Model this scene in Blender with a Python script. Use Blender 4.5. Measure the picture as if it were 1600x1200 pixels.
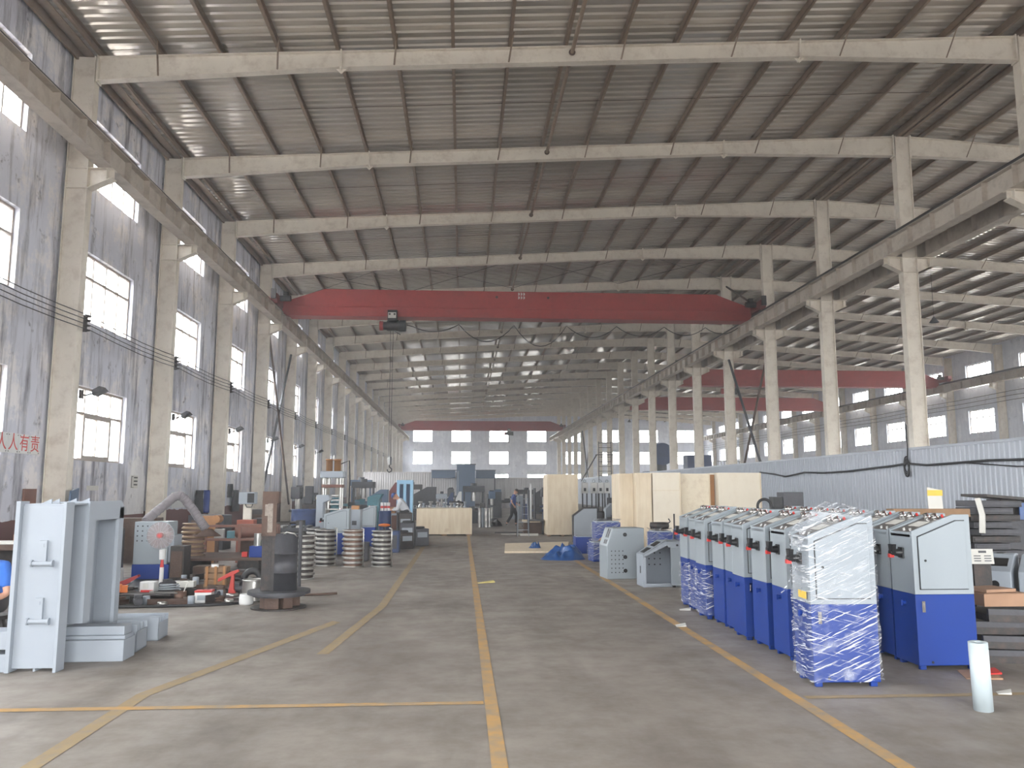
import bpy, math, random
from mathutils import Vector, Matrix
random.seed(7)
for o in list(bpy.data.objects): bpy.data.objects.remove(o)
SC = bpy.context.scene
COL = SC.collection
PI = math.pi

# ------------------------------------------------------------------ camera, sky, daylight, exposure
cam = bpy.data.cameras.new('camera')
cam.sensor_width = 36.0; cam.sensor_fit = 'HORIZONTAL'
cam.lens = 1274.0/1600*36
cam.clip_end = 600
co = bpy.data.objects.new('camera', cam); COL.objects.link(co)
co.location = (0, 0, 1.65)
co.rotation_euler = (math.radians(90+7.36), 0, math.radians(-3.484))
SC.camera = co

w = bpy.data.worlds.new('overcast'); SC.world = w; w.use_nodes = True
nt = w.node_tree; bg = nt.nodes['Background']
tc = nt.nodes.new('ShaderNodeTexCoord'); sx = nt.nodes.new('ShaderNodeSeparateXYZ')
rp = nt.nodes.new('ShaderNodeValToRGB')
nt.links.new(tc.outputs['Generated'], sx.inputs[0])
mr = nt.nodes.new('ShaderNodeMapRange'); mr.inputs[1].default_value = -1; mr.inputs[2].default_value = 1
nt.links.new(sx.outputs['Z'], mr.inputs[0]); nt.links.new(mr.outputs[0], rp.inputs[0])
e = rp.color_ramp.elements
e[0].position = 0.47; e[0].color = (0.62, 0.60, 0.57, 1)
e[1].position = 0.52; e[1].color = (0.98, 1.0, 1.0, 1)
nt.links.new(rp.outputs[0], bg.inputs[0]); bg.inputs[1].default_value = 9.0

vs = SC.view_settings
SC.display_settings.display_device = 'sRGB'
vs.view_transform = 'Standard'; vs.look = 'None'; vs.gamma = 1.0; vs.use_curve_mapping = False
vs.exposure = 1.65
cy = SC.cycles
cy.max_bounces = 7; cy.diffuse_bounces = 5; cy.glossy_bounces = 3; cy.transparent_max_bounces = 12
cy.transmission_bounces = 4; cy.volume_bounces = 0
cy.sample_clamp_indirect = 8.0; cy.caustics_reflective = False; cy.caustics_refractive = False
cy.use_denoising = True

def portal(name, loc, rot, sxx, syy):
    l = bpy.data.lights.new(name, 'AREA'); l.shape = 'RECTANGLE'; l.size = sxx; l.size_y = syy
    l.cycles.is_portal = True
    o = bpy.data.objects.new(name, l); COL.objects.link(o); o.location = loc; o.rotation_euler = rot
# sky light is sampled through the window rows and the open gates (no light of their own)
HALL_Y0, HALL_Y1 = -11.3, 127.0
for z in (3.26, 6.64, 10.07):
    portal('sky_portal', (-9.62, 57, z), (0, -PI/2, 0), 1.9, 140)
    if z > 4: portal('sky_portal', (38.42, 57, z), (0, PI/2, 0), 1.9, 140)
portal('sky_portal', (14.4, 127.35, 8.3), (-PI/2, 0, 0), 46, 5.0)
portal('sky_portal', (2.5, -11.7, 3.2), (PI/2, 0, 0), 10.2, 6.4)
portal('sky_portal', (26.0, -11.7, 3.2), (PI/2, 0, 0), 10.2, 6.4)

# ------------------------------------------------------------------ mesh helpers
class MB:
    def __init__(s): s.v = []; s.f = []; s.s = []
    def add(s, vs, fs, smooth=False, M=None):
        b = len(s.v)
        s.v += [tuple(M @ Vector(p)) if M else tuple(p) for p in vs]
        s.f += [tuple(b+i for i in f) for f in fs]; s.s += [smooth]*len(fs); return s
    def bx(s, x0, x1, y0, y1, z0, z1, M=None):
        v = [(x0,y0,z0),(x1,y0,z0),(x1,y1,z0),(x0,y1,z0),(x0,y0,z1),(x1,y0,z1),(x1,y1,z1),(x0,y1,z1)]
        return s.add(v, [(3,2,1,0),(4,5,6,7),(0,1,5,4),(1,2,6,5),(2,3,7,6),(3,0,4,7)], False, M)
    def cb(s, c, d, rz=0, M=None):
        m = Matrix.Translation(c) @ Matrix.Rotation(rz, 4, 'Z')
        if M: m = M @ m
        return s.bx(-d[0]/2, d[0]/2, -d[1]/2, d[1]/2, -d[2]/2, d[2]/2, m)
    def cyl(s, p0, p1, r0, r1=None, n=16, caps=True, M=None):
        if r1 is None: r1 = r0
        p0 = Vector(p0); p1 = Vector(p1); d = (p1-p0).normalized()
        a = Vector((0,0,1)) if abs(d.z) < .9 else Vector((1,0,0))
        u = d.cross(a).normalized(); w_ = d.cross(u)
        v = []
        for p, r in ((p0, r0), (p1, r1)):
            for i in range(n):
                t = 2*PI*i/n; v.append(p+u*(r*math.cos(t))+w_*(r*math.sin(t)))
        f = [(i, i+n, (i+1) % n+n, (i+1) % n) for i in range(n)]
        s.add(v, f, n > 6, M)
        if caps: s.add(v, [tuple(range(n)), tuple(range(2*n-1, n-1, -1))], False, M)
        return s
    def lathe(s, prof, c=(0,0,0), n=24, M=None, smooth=True):
        v = []; m = len(prof)
        for i in range(n):
            t = 2*PI*i/n
            for r, z in prof: v.append((c[0]+r*math.cos(t), c[1]+r*math.sin(t), c[2]+z))
        f = []
        for i in range(n):
            j = (i+1) % n
            for k in range(m-1):
                f.append((i*m+k, j*m+k, j*m+k+1, i*m+k+1))
        return s.add(v, f, smooth, M)
    def prism(s, poly, ax, a, b, M=None):
        def P(p, t):
            return {'x': (t, p[0], p[1]), 'y': (p[0], t, p[1]), 'z': (p[0], p[1], t)}[ax]
        n = len(poly); v = [P(p, a) for p in poly]+[P(p, b) for p in poly]
        f = [(i, (i+1) % n, (i+1) % n+n, i+n) for i in range(n)]+[tuple(range(n-1, -1, -1)), tuple(range(n, 2*n))]
        return s.add(v, f, False, M)
    def tube(s, pts, r, n=8, M=None):
        pts = [Vector(p) for p in pts]; v = []; up = None
        for i, p in enumerate(pts):
            d = (pts[min(i+1, len(pts)-1)]-pts[max(i-1, 0)]).normalized()
            if up is None:
                a = Vector((0,0,1)) if abs(d.z) < .9 else Vector((1,0,0)); up = d.cross(a).normalized()
            up = (up-d*up.dot(d)).normalized(); w_ = d.cross(up)
            for k in range(n):
                t = 2*PI*k/n; v.append(p+up*(r*math.cos(t))+w_*(r*math.sin(t)))
        f = [(i*n+k, i*n+(k+1) % n, (i+1)*n+(k+1) % n, (i+1)*n+k) for i in range(len(pts)-1) for k in range(n)]
        f += [tuple(range(n-1, -1, -1)), tuple(range((len(pts)-1)*n, len(pts)*n))]
        return s.add(v, f, n > 4, M)
    def torus(s, c, R, r, ax='z', n=24, m=8, M=None):
        v = []
        for i in range(n):
            t = 2*PI*i/n
            for k in range(m):
                u = 2*PI*k/m; q = R+r*math.cos(u); h = r*math.sin(u)
                p = {'z': (q*math.cos(t), q*math.sin(t), h), 'x': (h, q*math.cos(t), q*math.sin(t)), 'y': (q*math.cos(t), h, q*math.sin(t))}[ax]
                v.append((c[0]+p[0], c[1]+p[1], c[2]+p[2]))
        f = [(i*m+k, ((i+1) % n)*m+k, ((i+1) % n)*m+(k+1) % m, i*m+(k+1) % m) for i in range(n) for k in range(m)]
        return s.add(v, f, True, M)
    def sphere(s, c, r, n=12, m=8, sc=(1,1,1), M=None):
        prof = [(max(r*math.sin(PI*k/m), 1e-4), -r*math.cos(PI*k/m)) for k in range(m+1)]
        mm = Matrix.Translation(c) @ Matrix.Diagonal((*sc, 1))
        if M: mm = M @ mm
        return s.lathe(prof, (0,0,0), n, mm)
    def grid_hole(s, x0, x1, y0, y1, t0, t1, holes, ax):
        # slab with rectangular holes: one mesh of boxes between the hole edges
        xs = sorted({x0, x1, *[h[0] for h in holes], *[h[1] for h in holes]})
        cols = {}
        for a, b in zip(xs, xs[1:]):
            m = (a+b)/2; hs = sorted((h[2], h[3]) for h in holes if h[0] < m < h[1]); y = y0
            segs = []
            for p, q in hs:
                if p > y: segs.append((y, p))
                y = q
            if y < y1: segs.append((y, y1))
            for p, q in segs:
                if ax == 'x': s.bx(t0, t1, a, b, p, q)
                else: s.bx(a, b, t0, t1, p, q)
        return s
    def build(s, name, mat, parent=None, bevel=0, loc=None, smooth_angle=True):
        me = bpy.data.meshes.new(name); me.from_pydata(s.v, [], s.f); me.update()
        me.polygons.foreach_set('use_smooth', s.s)
        if mat: me.materials.append(mat)
        o = bpy.data.objects.new(name, me); COL.objects.link(o)
        if parent: o.parent = parent
        if loc: o.location = loc
        if bevel:
            b = o.modifiers.new('bevel', 'BEVEL'); b.width = bevel; b.segments = 2; b.limit_method = 'ANGLE'
        return o

LABELS = {}
def tag(o, label, cat, group=None, kind=None):
    o['label'] = label; o['category'] = cat
    if group: o['group'] = group
    if kind: o['kind'] = kind
    return o
def thing(name, label, cat, loc=(0,0,0), rz=0, group=None):
    o = bpy.data.objects.new(name, None); o.empty_display_size = .2; COL.objects.link(o)
    o.location = loc; o.rotation_euler = (0, 0, rz); return tag(o, label, cat, group)
def struct(o):
    o['kind'] = 'structure'; return o
def kids(o): return [c for c in list(COL.objects) if c.parent == o]
def dup(root, loc=None, rz=None, label=None, group=None, children=None):
    r = root.copy(); COL.objects.link(r)
    if loc is not None: r.location = loc
    if rz is not None: r.rotation_euler = (0, 0, rz)
    if label: r['label'] = label
    if group: r['group'] = group
    ch = children if children is not None else KID(root)
    for c in ch:
        d = c.copy(); COL.objects.link(d); d.parent = r
        for g in KID(c):
            h = g.copy(); COL.objects.link(h); h.parent = d
    return r
def KID(o): return list(o.children)
def setlabel(part, text): part['label'] = text; return part
ORD = ['first','second','third','fourth','fifth','sixth','seventh','eighth','ninth','tenth','eleventh','twelfth','thirteenth','fourteenth',
       'fifteenth','sixteenth','seventeenth','eighteenth','nineteenth','twentieth','twenty-first','twenty-second']

# ------------------------------------------------------------------ materials
MATS = {}
def nmat(name):
    m = bpy.data.materials.new(name); m.use_nodes = True; MATS[name] = m
    return m, m.node_tree, m.node_tree.nodes['Principled BSDF']
def ramp(nt, a, b, ca, cb):
    r = nt.nodes.new('ShaderNodeValToRGB'); e = r.color_ramp.elements
    e[0].position = a; e[1].position = b; e[0].color = (*ca, 1); e[1].color = (*cb, 1); return r
def noise(nt, scale, detail=4, rough=.55, co='Object', sc=(1,1,1)):
    t = nt.nodes.new('ShaderNodeTexCoord'); mp = nt.nodes.new('ShaderNodeMapping'); mp.inputs['Scale'].default_value = sc
    n = nt.nodes.new('ShaderNodeTexNoise'); n.inputs['Scale'].default_value = scale; n.inputs['Detail'].default_value = detail
    n.inputs['Roughness'].default_value = rough
    nt.links.new(t.outputs[co], mp.inputs[0]); nt.links.new(mp.outputs[0], n.inputs['Vector']); return n
def mixc(nt, fac, a, b, blend='MIX'):
    m = nt.nodes.new('ShaderNodeMix'); m.data_type = 'RGBA'; m.blend_type = blend
    for sock, val in ((m.inputs[0], fac), (m.inputs[6], a), (m.inputs[7], b)):
        if hasattr(val, 'node'): nt.links.new(val, sock)
        elif isinstance(val, (int, float)): sock.default_value = val
        else: sock.default_value = (*val, 1)
    return m.outputs[2]
def srgb(r, g, b):
    f = lambda c: (c/255/12.92) if c/255 <= .04045 else ((c/255+.055)/1.055)**2.4
    return (f(r), f(g), f(b))
def plain(name, col, rough=.5, metal=0., var=.12, scale=3., dirt=None, dirt_amt=.35, bump=0, spec=.5):
    m, nt, p = nmat(name)
    n = noise(nt, scale, 5)
    lo = tuple(c*(1-var) for c in col); hi = tuple(min(1, c*(1+var)) for c in col)
    r = ramp(nt, .3, .7, lo, hi); nt.links.new(n.outputs[0], r.inputs[0]); c = r.outputs[0]
    if dirt:
        n2 = noise(nt, scale*2.3, 8, .7); r2 = ramp(nt, .48, .68, (0,0,0), (dirt_amt,)*3); nt.links.new(n2.outputs[0], r2.inputs[0])
        c = mixc(nt, r2.outputs[0], c, dirt)
    nt.links.new(c, p.inputs['Base Color'])
    p.inputs['Roughness'].default_value = rough; p.inputs['Metallic'].default_value = metal
    p.inputs['Specular IOR Level'].default_value = spec
    if bump:
        n3 = noise(nt, scale*6, 4); b = nt.nodes.new('ShaderNodeBump'); b.inputs['Strength'].default_value = bump; b.inputs['Distance'].default_value = .02
        nt.links.new(n3.outputs[0], b.inputs['Height']); nt.links.new(b.outputs[0], p.inputs['Normal'])
    return m

STEEL = plain('cream_steel_paint', srgb(218,210,197), .55, 0, .05, 1.2, srgb(150,128,110), .35)
STEEL_D = plain('dusty_steel_paint', srgb(178,168,156), .6, 0, .07, 1.2, srgb(120,100,86), .4)
PURLIN = plain('purlin_primer', srgb(132,114,98), .6, 0, .1, 2, srgb(90,70,55), .4)
RAILM = plain('rail_steel', srgb(62,58,58), .45, .4, .1, 3)
BEAMP = plain('runway_beam_paint', srgb(192,182,170), .6, 0, .08, 1, srgb(120,105,92), .4)
RED = plain('crane_red_paint', srgb(156,52,48), .5, 0, .06, 1.5, srgb(110,40,38), .3)
DRED = plain('dark_red_paint', srgb(110,42,40), .6, 0, .1, 2)
GREY = plain('light_grey_enamel', srgb(142,150,156), .42, 0, .03, 2)
GREY2 = plain('machine_grey_primer', srgb(147,154,163), .5, 0, .05, 2, srgb(150,155,162), .25)
BLUE = plain('blue_enamel', srgb(10,50,128), .45, 0, .06, 2, None, 0, 0, .3)
DBLUE = plain('dull_blue_paint', srgb(48,66,108), .55, 0, .15, 3, srgb(40,42,50), .4)
TEAL = plain('teal_paint', srgb(62,112,124), .5, 0, .1, 3, srgb(50,70,75), .3)
LBLUE = plain('pale_blue_paint', srgb(140,182,212), .45, 0, .05, 3)
WHITEP = plain('white_paint', srgb(204,204,203), .5, 0, .04, 3)
PAPER = plain('paper', srgb(196,194,188), .9, 0, .03, 8)
BLACKP = plain('black_plastic', srgb(24,24,27), .4, 0, .1, 4)
REDP = plain('red_plastic', srgb(186,42,38), .4, 0, .06, 4)
ORANGE = plain('orange_plastic', srgb(214,110,34), .4, 0, .06, 4)
DARK = plain('dark_steel', srgb(48,45,45), .5, .3, .25, 4, srgb(90,70,60), .4, .2)
DARKB = plain('dark_grey_iron', srgb(68,68,73), .55, .2, .2, 4, srgb(60,55,52), .4, .2)
RUST = plain('rusty_iron', srgb(84,66,57), .75, .1, .25, 5, srgb(80,54,42), .5, .3)
BRIGHT = plain('machined_steel', srgb(172,170,166), .3, .85, .08, 6)
BRONZE = plain('worn_brown_steel', srgb(104,80,68), .5, .4, .15, 5, srgb(90,70,60), .3)
COPPER = plain('orange_brown_paint', srgb(158,112,70), .45, .2, .1, 4)
CONC = plain('grey_block', srgb(150,146,142), .9, 0, .1, 3)
SKIN = plain('skin', srgb(196,148,124), .6, 0, .05, 8)
HAIR = plain('black_hair', srgb(28,25,24), .7, 0, .1, 20)
NAVY = plain('navy_cloth', srgb(66,84,140), .9, 0, .1, 10, None, 0, .2)
BLACKC = plain('black_cloth', srgb(34,34,38), .9, 0, .1, 10, None, 0, .2)
GREYC = plain('pale_grey_cloth', srgb(196,197,202), .9, 0, .06, 10, None, 0, .2)
BLUEC = plain('blue_cloth', srgb(56,108,196), .9, 0, .08, 10, None, 0, .2)
CABLE = plain('black_rubber', srgb(34,33,36), .6, 0, .1, 10)
TUBEW = plain('white_film_roll', srgb(176,187,192), .35, 0, .03, 3)
CARD = plain('cardboard', srgb(158,124,100), .85, 0, .08, 6)
WOODD = plain('old_wood', srgb(134,106,80), .8, 0, .16, 6, srgb(120,90,66), .4)
YELLOW = plain('yellow_paint', srgb(216,178,70), .6, 0, .1, 5)
BROWN = plain('primer_brown', srgb(112,76,64), .65, 0, .12, 4, srgb(110,70,58), .4)
SHADE = plain('dark_blue_grey_paint', srgb(84,102,126), .6, 0, .06, 1)

def floor_mat():
    m, nt, p = nmat('worn_concrete')
    n1 = noise(nt, .35, 6, .6); n2 = noise(nt, 2.2, 8, .68); n3 = noise(nt, .9, 5, .6, sc=(1.6,.35,1))
    r1 = ramp(nt, .3, .72, srgb(122,114,107), srgb(154,146,138)); nt.links.new(n1.outputs[0], r1.inputs[0])
    r2 = ramp(nt, .42, .75, (1,1,1), (.72,.70,.68)); nt.links.new(n2.outputs[0], r2.inputs[0])
    c = mixc(nt, 1, r1.outputs[0], r2.outputs[0], 'MULTIPLY')
    r3 = ramp(nt, .48, .70, (0,0,0), (.6,)*3); nt.links.new(n3.outputs[0], r3.inputs[0])
    c = mixc(nt, r3.outputs[0], c, srgb(96,87,80))
    n4 = noise(nt, 1.3, 3, .5); r4 = ramp(nt, .63, .72, (0,0,0), (.55,)*3); nt.links.new(n4.outputs[0], r4.inputs[0])
    c = mixc(nt, r4.outputs[0], c, srgb(96,88,82))
    nt.links.new(c, p.inputs['Base Color'])
    rr = ramp(nt, .3, .7, (.45,)*3, (.75,)*3); nt.links.new(n2.outputs[0], rr.inputs[0]); nt.links.new(rr.outputs[0], p.inputs['Roughness'])
    b = nt.nodes.new('ShaderNodeBump'); b.inputs['Strength'].default_value = .15; b.inputs['Distance'].default_value = .02
    nt.links.new(n2.outputs[0], b.inputs['Height']); nt.links.new(b.outputs[0], p.inputs['Normal']); return m
FLOOR = floor_mat()

def wall_mat(name, base, dark, pale, dado=None, streak=1.0):
    m, nt, p = nmat(name)
    n1 = noise(nt, .5, 5, .6); n2 = noise(nt, 2.6, 8, .72, sc=(1,1,.11)); n3 = noise(nt, 1.1, 9, .72); n4 = noise(nt, 2.4, 8, .7)
    r1 = ramp(nt, .35, .7, tuple(c*.86 for c in base), base); nt.links.new(n1.outputs[0], r1.inputs[0]); c = r1.outputs[0]
    r3 = ramp(nt, .50, .60, (0,0,0), (.8,)*3); nt.links.new(n3.outputs[0], r3.inputs[0]); c = mixc(nt, r3.outputs[0], c, pale)
    r2 = ramp(nt, .49, .66, (0,0,0), (.85*streak,)*3); nt.links.new(n2.outputs[0], r2.inputs[0]); c = mixc(nt, r2.outputs[0], c, dark)
    r4 = ramp(nt, .60, .68, (0,0,0), (.7,)*3); nt.links.new(n4.outputs[0], r4.inputs[0]); c = mixc(nt, r4.outputs[0], c, tuple(d*.7 for d in dark))
    if dado:
        t = nt.nodes.new('ShaderNodeTexCoord'); s = nt.nodes.new('ShaderNodeSeparateXYZ'); nt.links.new(t.outputs['Object'], s.inputs[0])
        n5 = noise(nt, 2, 5); ad = nt.nodes.new('ShaderNodeMath'); ad.operation = 'MULTIPLY_ADD'; ad.inputs[1].default_value = .16; nt.links.new(n5.outputs[0], ad.inputs[0]); nt.links.new(s.outputs['Z'], ad.inputs[2])
        lt = nt.nodes.new('ShaderNodeMath'); lt.operation = 'LESS_THAN'; lt.inputs[1].default_value = 1.08; nt.links.new(ad.outputs[0], lt.inputs[0])
        c = mixc(nt, lt.outputs[0], c, dado)
    nt.links.new(c, p.inputs['Base Color']); p.inputs['Roughness'].default_value = .9
    b = nt.nodes.new('ShaderNodeBump'); b.inputs['Strength'].default_value = .25; b.inputs['Distance'].default_value = .02
    nt.links.new(n3.outputs[0], b.inputs['Height']); nt.links.new(b.outputs[0], p.inputs['Normal']); return m
WALL = wall_mat('stained_plaster', srgb(206,207,218), srgb(112,109,118), srgb(226,221,220), srgb(98,62,60), 1.15)
WALLB = wall_mat('grey_plaster', srgb(218,222,234), srgb(184,188,202), srgb(228,231,239), None, .6)

def roof_mat():
    m, nt, p = nmat('galvanised_sheet')
    n = noise(nt, .7, 4, .6, sc=(.25,1,1)); r = ramp(nt, .3, .7, srgb(180,173,162), srgb(210,203,192)); nt.links.new(n.outputs[0], r.inputs[0])
    nt.links.new(r.outputs[0], p.inputs['Base Color']); p.inputs['Metallic'].default_value = .35; p.inputs['Roughness'].default_value = .13
    return m
ROOF = roof_mat()
CORR = plain('corrugated_cladding', srgb(176,181,190), .45, .1, .03, 1)
CORRW = plain('pale_cladding', srgb(196,192,192), .55, 0, .05, 1)

def wood_mat():
    m, nt, p = nmat('pale_plywood')
    n = noise(nt, 2.2, 6, .6, sc=(3.2,3.2,.55)); r = ramp(nt, .3, .75, srgb(226,212,188), srgb(204,184,156)); nt.links.new(n.outputs[0], r.inputs[0])
    n2 = noise(nt, 1.5, 3, .5); r2 = ramp(nt, .68, .74, (0,0,0), (.35,)*3); nt.links.new(n2.outputs[0], r2.inputs[0])
    c = mixc(nt, r2.outputs[0], r.outputs[0], srgb(180,150,118))
    nt.links.new(c, p.inputs['Base Color']); p.inputs['Roughness'].default_value = .75; return m
PLY = wood_mat()
PLYS = plain('smooth_plywood', srgb(226,216,198), .75, 0, .03, 1.2, srgb(206,190,164), .3)
PLYK = plain('knotty_plywood', srgb(226,214,192), .75, 0, .04, 2, srgb(176,150,124), .35)
RIMB = plain('polished_brown_rim', srgb(150,126,100), .35, .75, .1, 5)
FLAKE = plain('flaked_grey_paint', srgb(138,128,120), .8, 0, .15, 12, srgb(80,62,54), .6)
def pane_mat():
    m, nt, p = nmat('dusty_window_glass')
    t = nt.nodes.new('ShaderNodeBsdfTransparent'); t.inputs[0].default_value = (.9,.91,.92,1)
    p.inputs['Base Color'].default_value = (.7,.7,.7,1); p.inputs['Roughness'].default_value = .15
    mx = nt.nodes.new('ShaderNodeMixShader'); mx.inputs[0].default_value = .12
    nt.links.new(t.outputs[0], mx.inputs[1]); nt.links.new(p.outputs[0], mx.inputs[2])
    nt.links.new(mx.outputs[0], nt.nodes['Material Output'].inputs[0]); return m
PANE = pane_mat()
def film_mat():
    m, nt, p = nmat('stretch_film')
    def streak(ang, sc, lo, hi, top):  # white streaks paint the film's highlights along its creases into the mask
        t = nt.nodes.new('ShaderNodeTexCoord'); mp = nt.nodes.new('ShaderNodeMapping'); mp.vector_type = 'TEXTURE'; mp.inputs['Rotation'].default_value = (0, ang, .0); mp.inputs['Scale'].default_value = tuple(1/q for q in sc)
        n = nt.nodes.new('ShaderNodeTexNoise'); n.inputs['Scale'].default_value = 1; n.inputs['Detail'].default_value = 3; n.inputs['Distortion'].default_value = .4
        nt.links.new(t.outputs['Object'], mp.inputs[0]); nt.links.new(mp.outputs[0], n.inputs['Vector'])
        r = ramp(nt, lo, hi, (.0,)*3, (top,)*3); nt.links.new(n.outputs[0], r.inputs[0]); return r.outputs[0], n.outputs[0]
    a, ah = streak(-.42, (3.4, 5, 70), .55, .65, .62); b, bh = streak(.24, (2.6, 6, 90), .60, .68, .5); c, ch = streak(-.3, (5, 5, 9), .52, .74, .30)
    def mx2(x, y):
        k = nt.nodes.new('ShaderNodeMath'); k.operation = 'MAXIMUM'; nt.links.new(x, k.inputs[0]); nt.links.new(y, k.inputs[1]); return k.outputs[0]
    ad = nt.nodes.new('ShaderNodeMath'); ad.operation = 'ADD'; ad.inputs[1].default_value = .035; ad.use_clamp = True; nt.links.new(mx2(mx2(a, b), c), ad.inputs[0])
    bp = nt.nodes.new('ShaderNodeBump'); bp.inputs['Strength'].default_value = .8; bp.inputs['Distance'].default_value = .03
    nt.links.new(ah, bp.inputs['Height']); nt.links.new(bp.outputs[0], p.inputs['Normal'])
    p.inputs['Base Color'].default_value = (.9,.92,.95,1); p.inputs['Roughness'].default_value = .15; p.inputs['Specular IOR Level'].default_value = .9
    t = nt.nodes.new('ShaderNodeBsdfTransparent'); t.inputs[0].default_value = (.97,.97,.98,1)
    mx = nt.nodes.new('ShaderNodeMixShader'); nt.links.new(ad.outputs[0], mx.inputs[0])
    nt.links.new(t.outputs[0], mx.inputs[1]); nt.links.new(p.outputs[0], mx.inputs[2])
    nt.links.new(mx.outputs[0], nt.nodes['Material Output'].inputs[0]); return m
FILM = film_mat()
def clear_mat(name, col, fac):
    m, nt, p = nmat(name); t = nt.nodes.new('ShaderNodeBsdfTransparent'); t.inputs[0].default_value = (*col, 1)
    p.inputs['Base Color'].default_value = (*col, 1); p.inputs['Roughness'].default_value = .2
    mx = nt.nodes.new('ShaderNodeMixShader'); mx.inputs[0].default_value = fac
    nt.links.new(t.outputs[0], mx.inputs[1]); nt.links.new(p.outputs[0], mx.inputs[2])
    nt.links.new(mx.outputs[0], nt.nodes['Material Output'].inputs[0]); return m
FANP = clear_mat('smoky_clear_plastic', (.80,.74,.74), .16)
def line_mat():
    m, nt, p = nmat('worn_yellow_line'); n = noise(nt, 4, 8, .7); r = ramp(nt, .38, .66, srgb(182,142,84), srgb(142,130,114)); nt.links.new(n.outputs[0], r.inputs[0])
    nt.links.new(r.outputs[0], p.inputs['Base Color']); p.inputs['Roughness'].default_value = .75; return m
LINE = line_mat()
LINEF = plain('faded_yellow_line', srgb(150,130,98), .8, 0, .08, 4, srgb(132,122,112), .85)
SPEAK = plain('panel_face', srgb(112,108,106), .4, .3, .08, 6)
CHROME = plain('chrome', srgb(226,224,222), .15, 1., .03, 6)
TARP = plain('blue_tarp', srgb(30,74,132), .38, 0, .12, 4)
DUCT = plain('grey_duct', srgb(128,122,126), .6, 0, .08, 5)
FRAMEM = plain('window_frame_metal', srgb(150,138,128), .5, .2, .06, 4)
# ------------------------------------------------------------------ the setting
FY = [18.72+6*i for i in range(-1, 18)]          # front face of every frame
NB = range(-2, 18)
XL, XW, XR, XM = -8.73, -9.3, 38.1, 14.35
def ztop(x): return 11.84+.0585*(min(x, 2*XM-x)+8.73)

struct(MB().bx(-10, 38.6, -14, 128, -.3, 0).build('floor', FLOOR))
struct(MB().bx(-160, 200, -170, 280, -.5, -.31).build('ground', CONC))
ROWZ = ((2.35, 4.17), (5.78, 7.5), (9.18, 10.93))
hl = [(20.1+6*i, 23.1+6*i, a, b) for i in range(-5, 18) for a, b in ROWZ]
struct(MB().grid_hole(-11.3, 127.3, -.3, 12.4, XW-.24, XW, hl, 'x').build('wall_left', WALL))
struct(MB().grid_hole(-11.3, 127.3, -.3, 12.4, XR, XR+.24, hl, 'x').build('wall_right', WALLB))
bx_ = [-6.12+5.91*i for i in range(8)]
hb = [(c-1.5, c+1.5, a, b) for c in bx_ for a, b in ((2.0, 4.0), (5.5, 7.5), (8.95, 10.85))]
wb = MB().grid_hole(-9.54, 38.34, -.3, 11.9, 127.0, 127.24, hb, 'y')
wb.prism([(-9.54, 11.9), (38.34, 11.9), (38.34, 12.0), (XM, 13.5), (-9.54, 12.0)], 'y', 127.0, 127.24)
struct(wb.build('wall_back', WALLB))
wf = MB().grid_hole(-9.54, 38.34, -.3, 11.9, -11.54, -11.3, [(-2.5, 7.5, -.3, 6.2), (21, 31, -.3, 6.2)], 'y')
wf.prism([(-9.54, 11.9), (38.34, 11.9), (38.34, 12.0), (XM, 13.5), (-9.54, 12.0)], 'y', -11.54, -11.3)
struct(wf.build('wall_front', WALLB))

# windows: frames shared per row, the panes of one window are one child mesh
def win_frame(wd, h, cols, tr, sash):
    m = MB(); f = .055; d = .03
    m.bx(-wd/2, wd/2, -d, d, 0, f).bx(-wd/2, wd/2, -d, d, h-f, h)
    m.bx(-wd/2, -wd/2+f, -d, d, f, h-f).bx(wd/2-f, wd/2, -d, d, f, h-f)
    for i in range(1, cols):
        x = -wd/2+wd*i/cols; m.bx(x-.025, x+.025, -d, d, f, h-f)
    if tr: m.bx(-wd/2+f, wd/2-f, -d-.004, d+.004, h*tr-.03, h*tr+.03)
    if sash:
        a, b = -wd/2+wd/cols, wd/2-wd/cols
        m.bx(a-.05, a+.05, -.05, .05, f, h*tr).bx(b-.05, b+.05, -.05, .05, f, h*tr).bx(a, b, -.05, .05, f, f+.08).bx(a, b, -.05, .05, h*tr-.1, h*tr)
    return m
def make_window(n, wd, h, cols, tr, sash):
    a = win_frame(wd, h, cols, tr, sash).build('window_%d' % n, FRAMEM)
    MB().bx(-wd/2+.03, wd/2-.03, -.005, .005, .03, h-.03).build('pane', PANE, a); struct(a); return a
wproto = [make_window(1, 3.0, 1.82, 4, .64, True), make_window(2, 3.0, 1.72, 4, .66, False), make_window(3, 3.0, 1.75, 4, 0, False)]
wn = 3; first = [True]*3
def place_window(proto, loc, rz, k=None):
    global wn
    if k is not None and first[k]:
        first[k] = False; proto.location = loc; proto.rotation_euler = (0,0,rz); return
    wn += 1; o = dup(proto, loc, rz); o.name = 'window_%d' % wn
for k, (a, b) in enumerate(ROWZ):
    for i in range(-2, 18): place_window(wproto[k], (XW-.14, 21.6+6*i, a), PI/2, k)
    if k:
        for i in range(3, 18): place_window(wproto[k], (XR+.14, 21.6+6*i, a), PI/2)
wb1 = make_window(wn+1, 3.0, 2.0, 4, .64, False); wn += 1; q = True
for c in bx_:
    for a in (2.0, 5.5, 8.95):
        if c > 14 and a < 3: continue
        if q: wb1.location = (c, 127.12, a); q = False
        else: place_window(wb1, (c, 127.12, a), 0)

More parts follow.
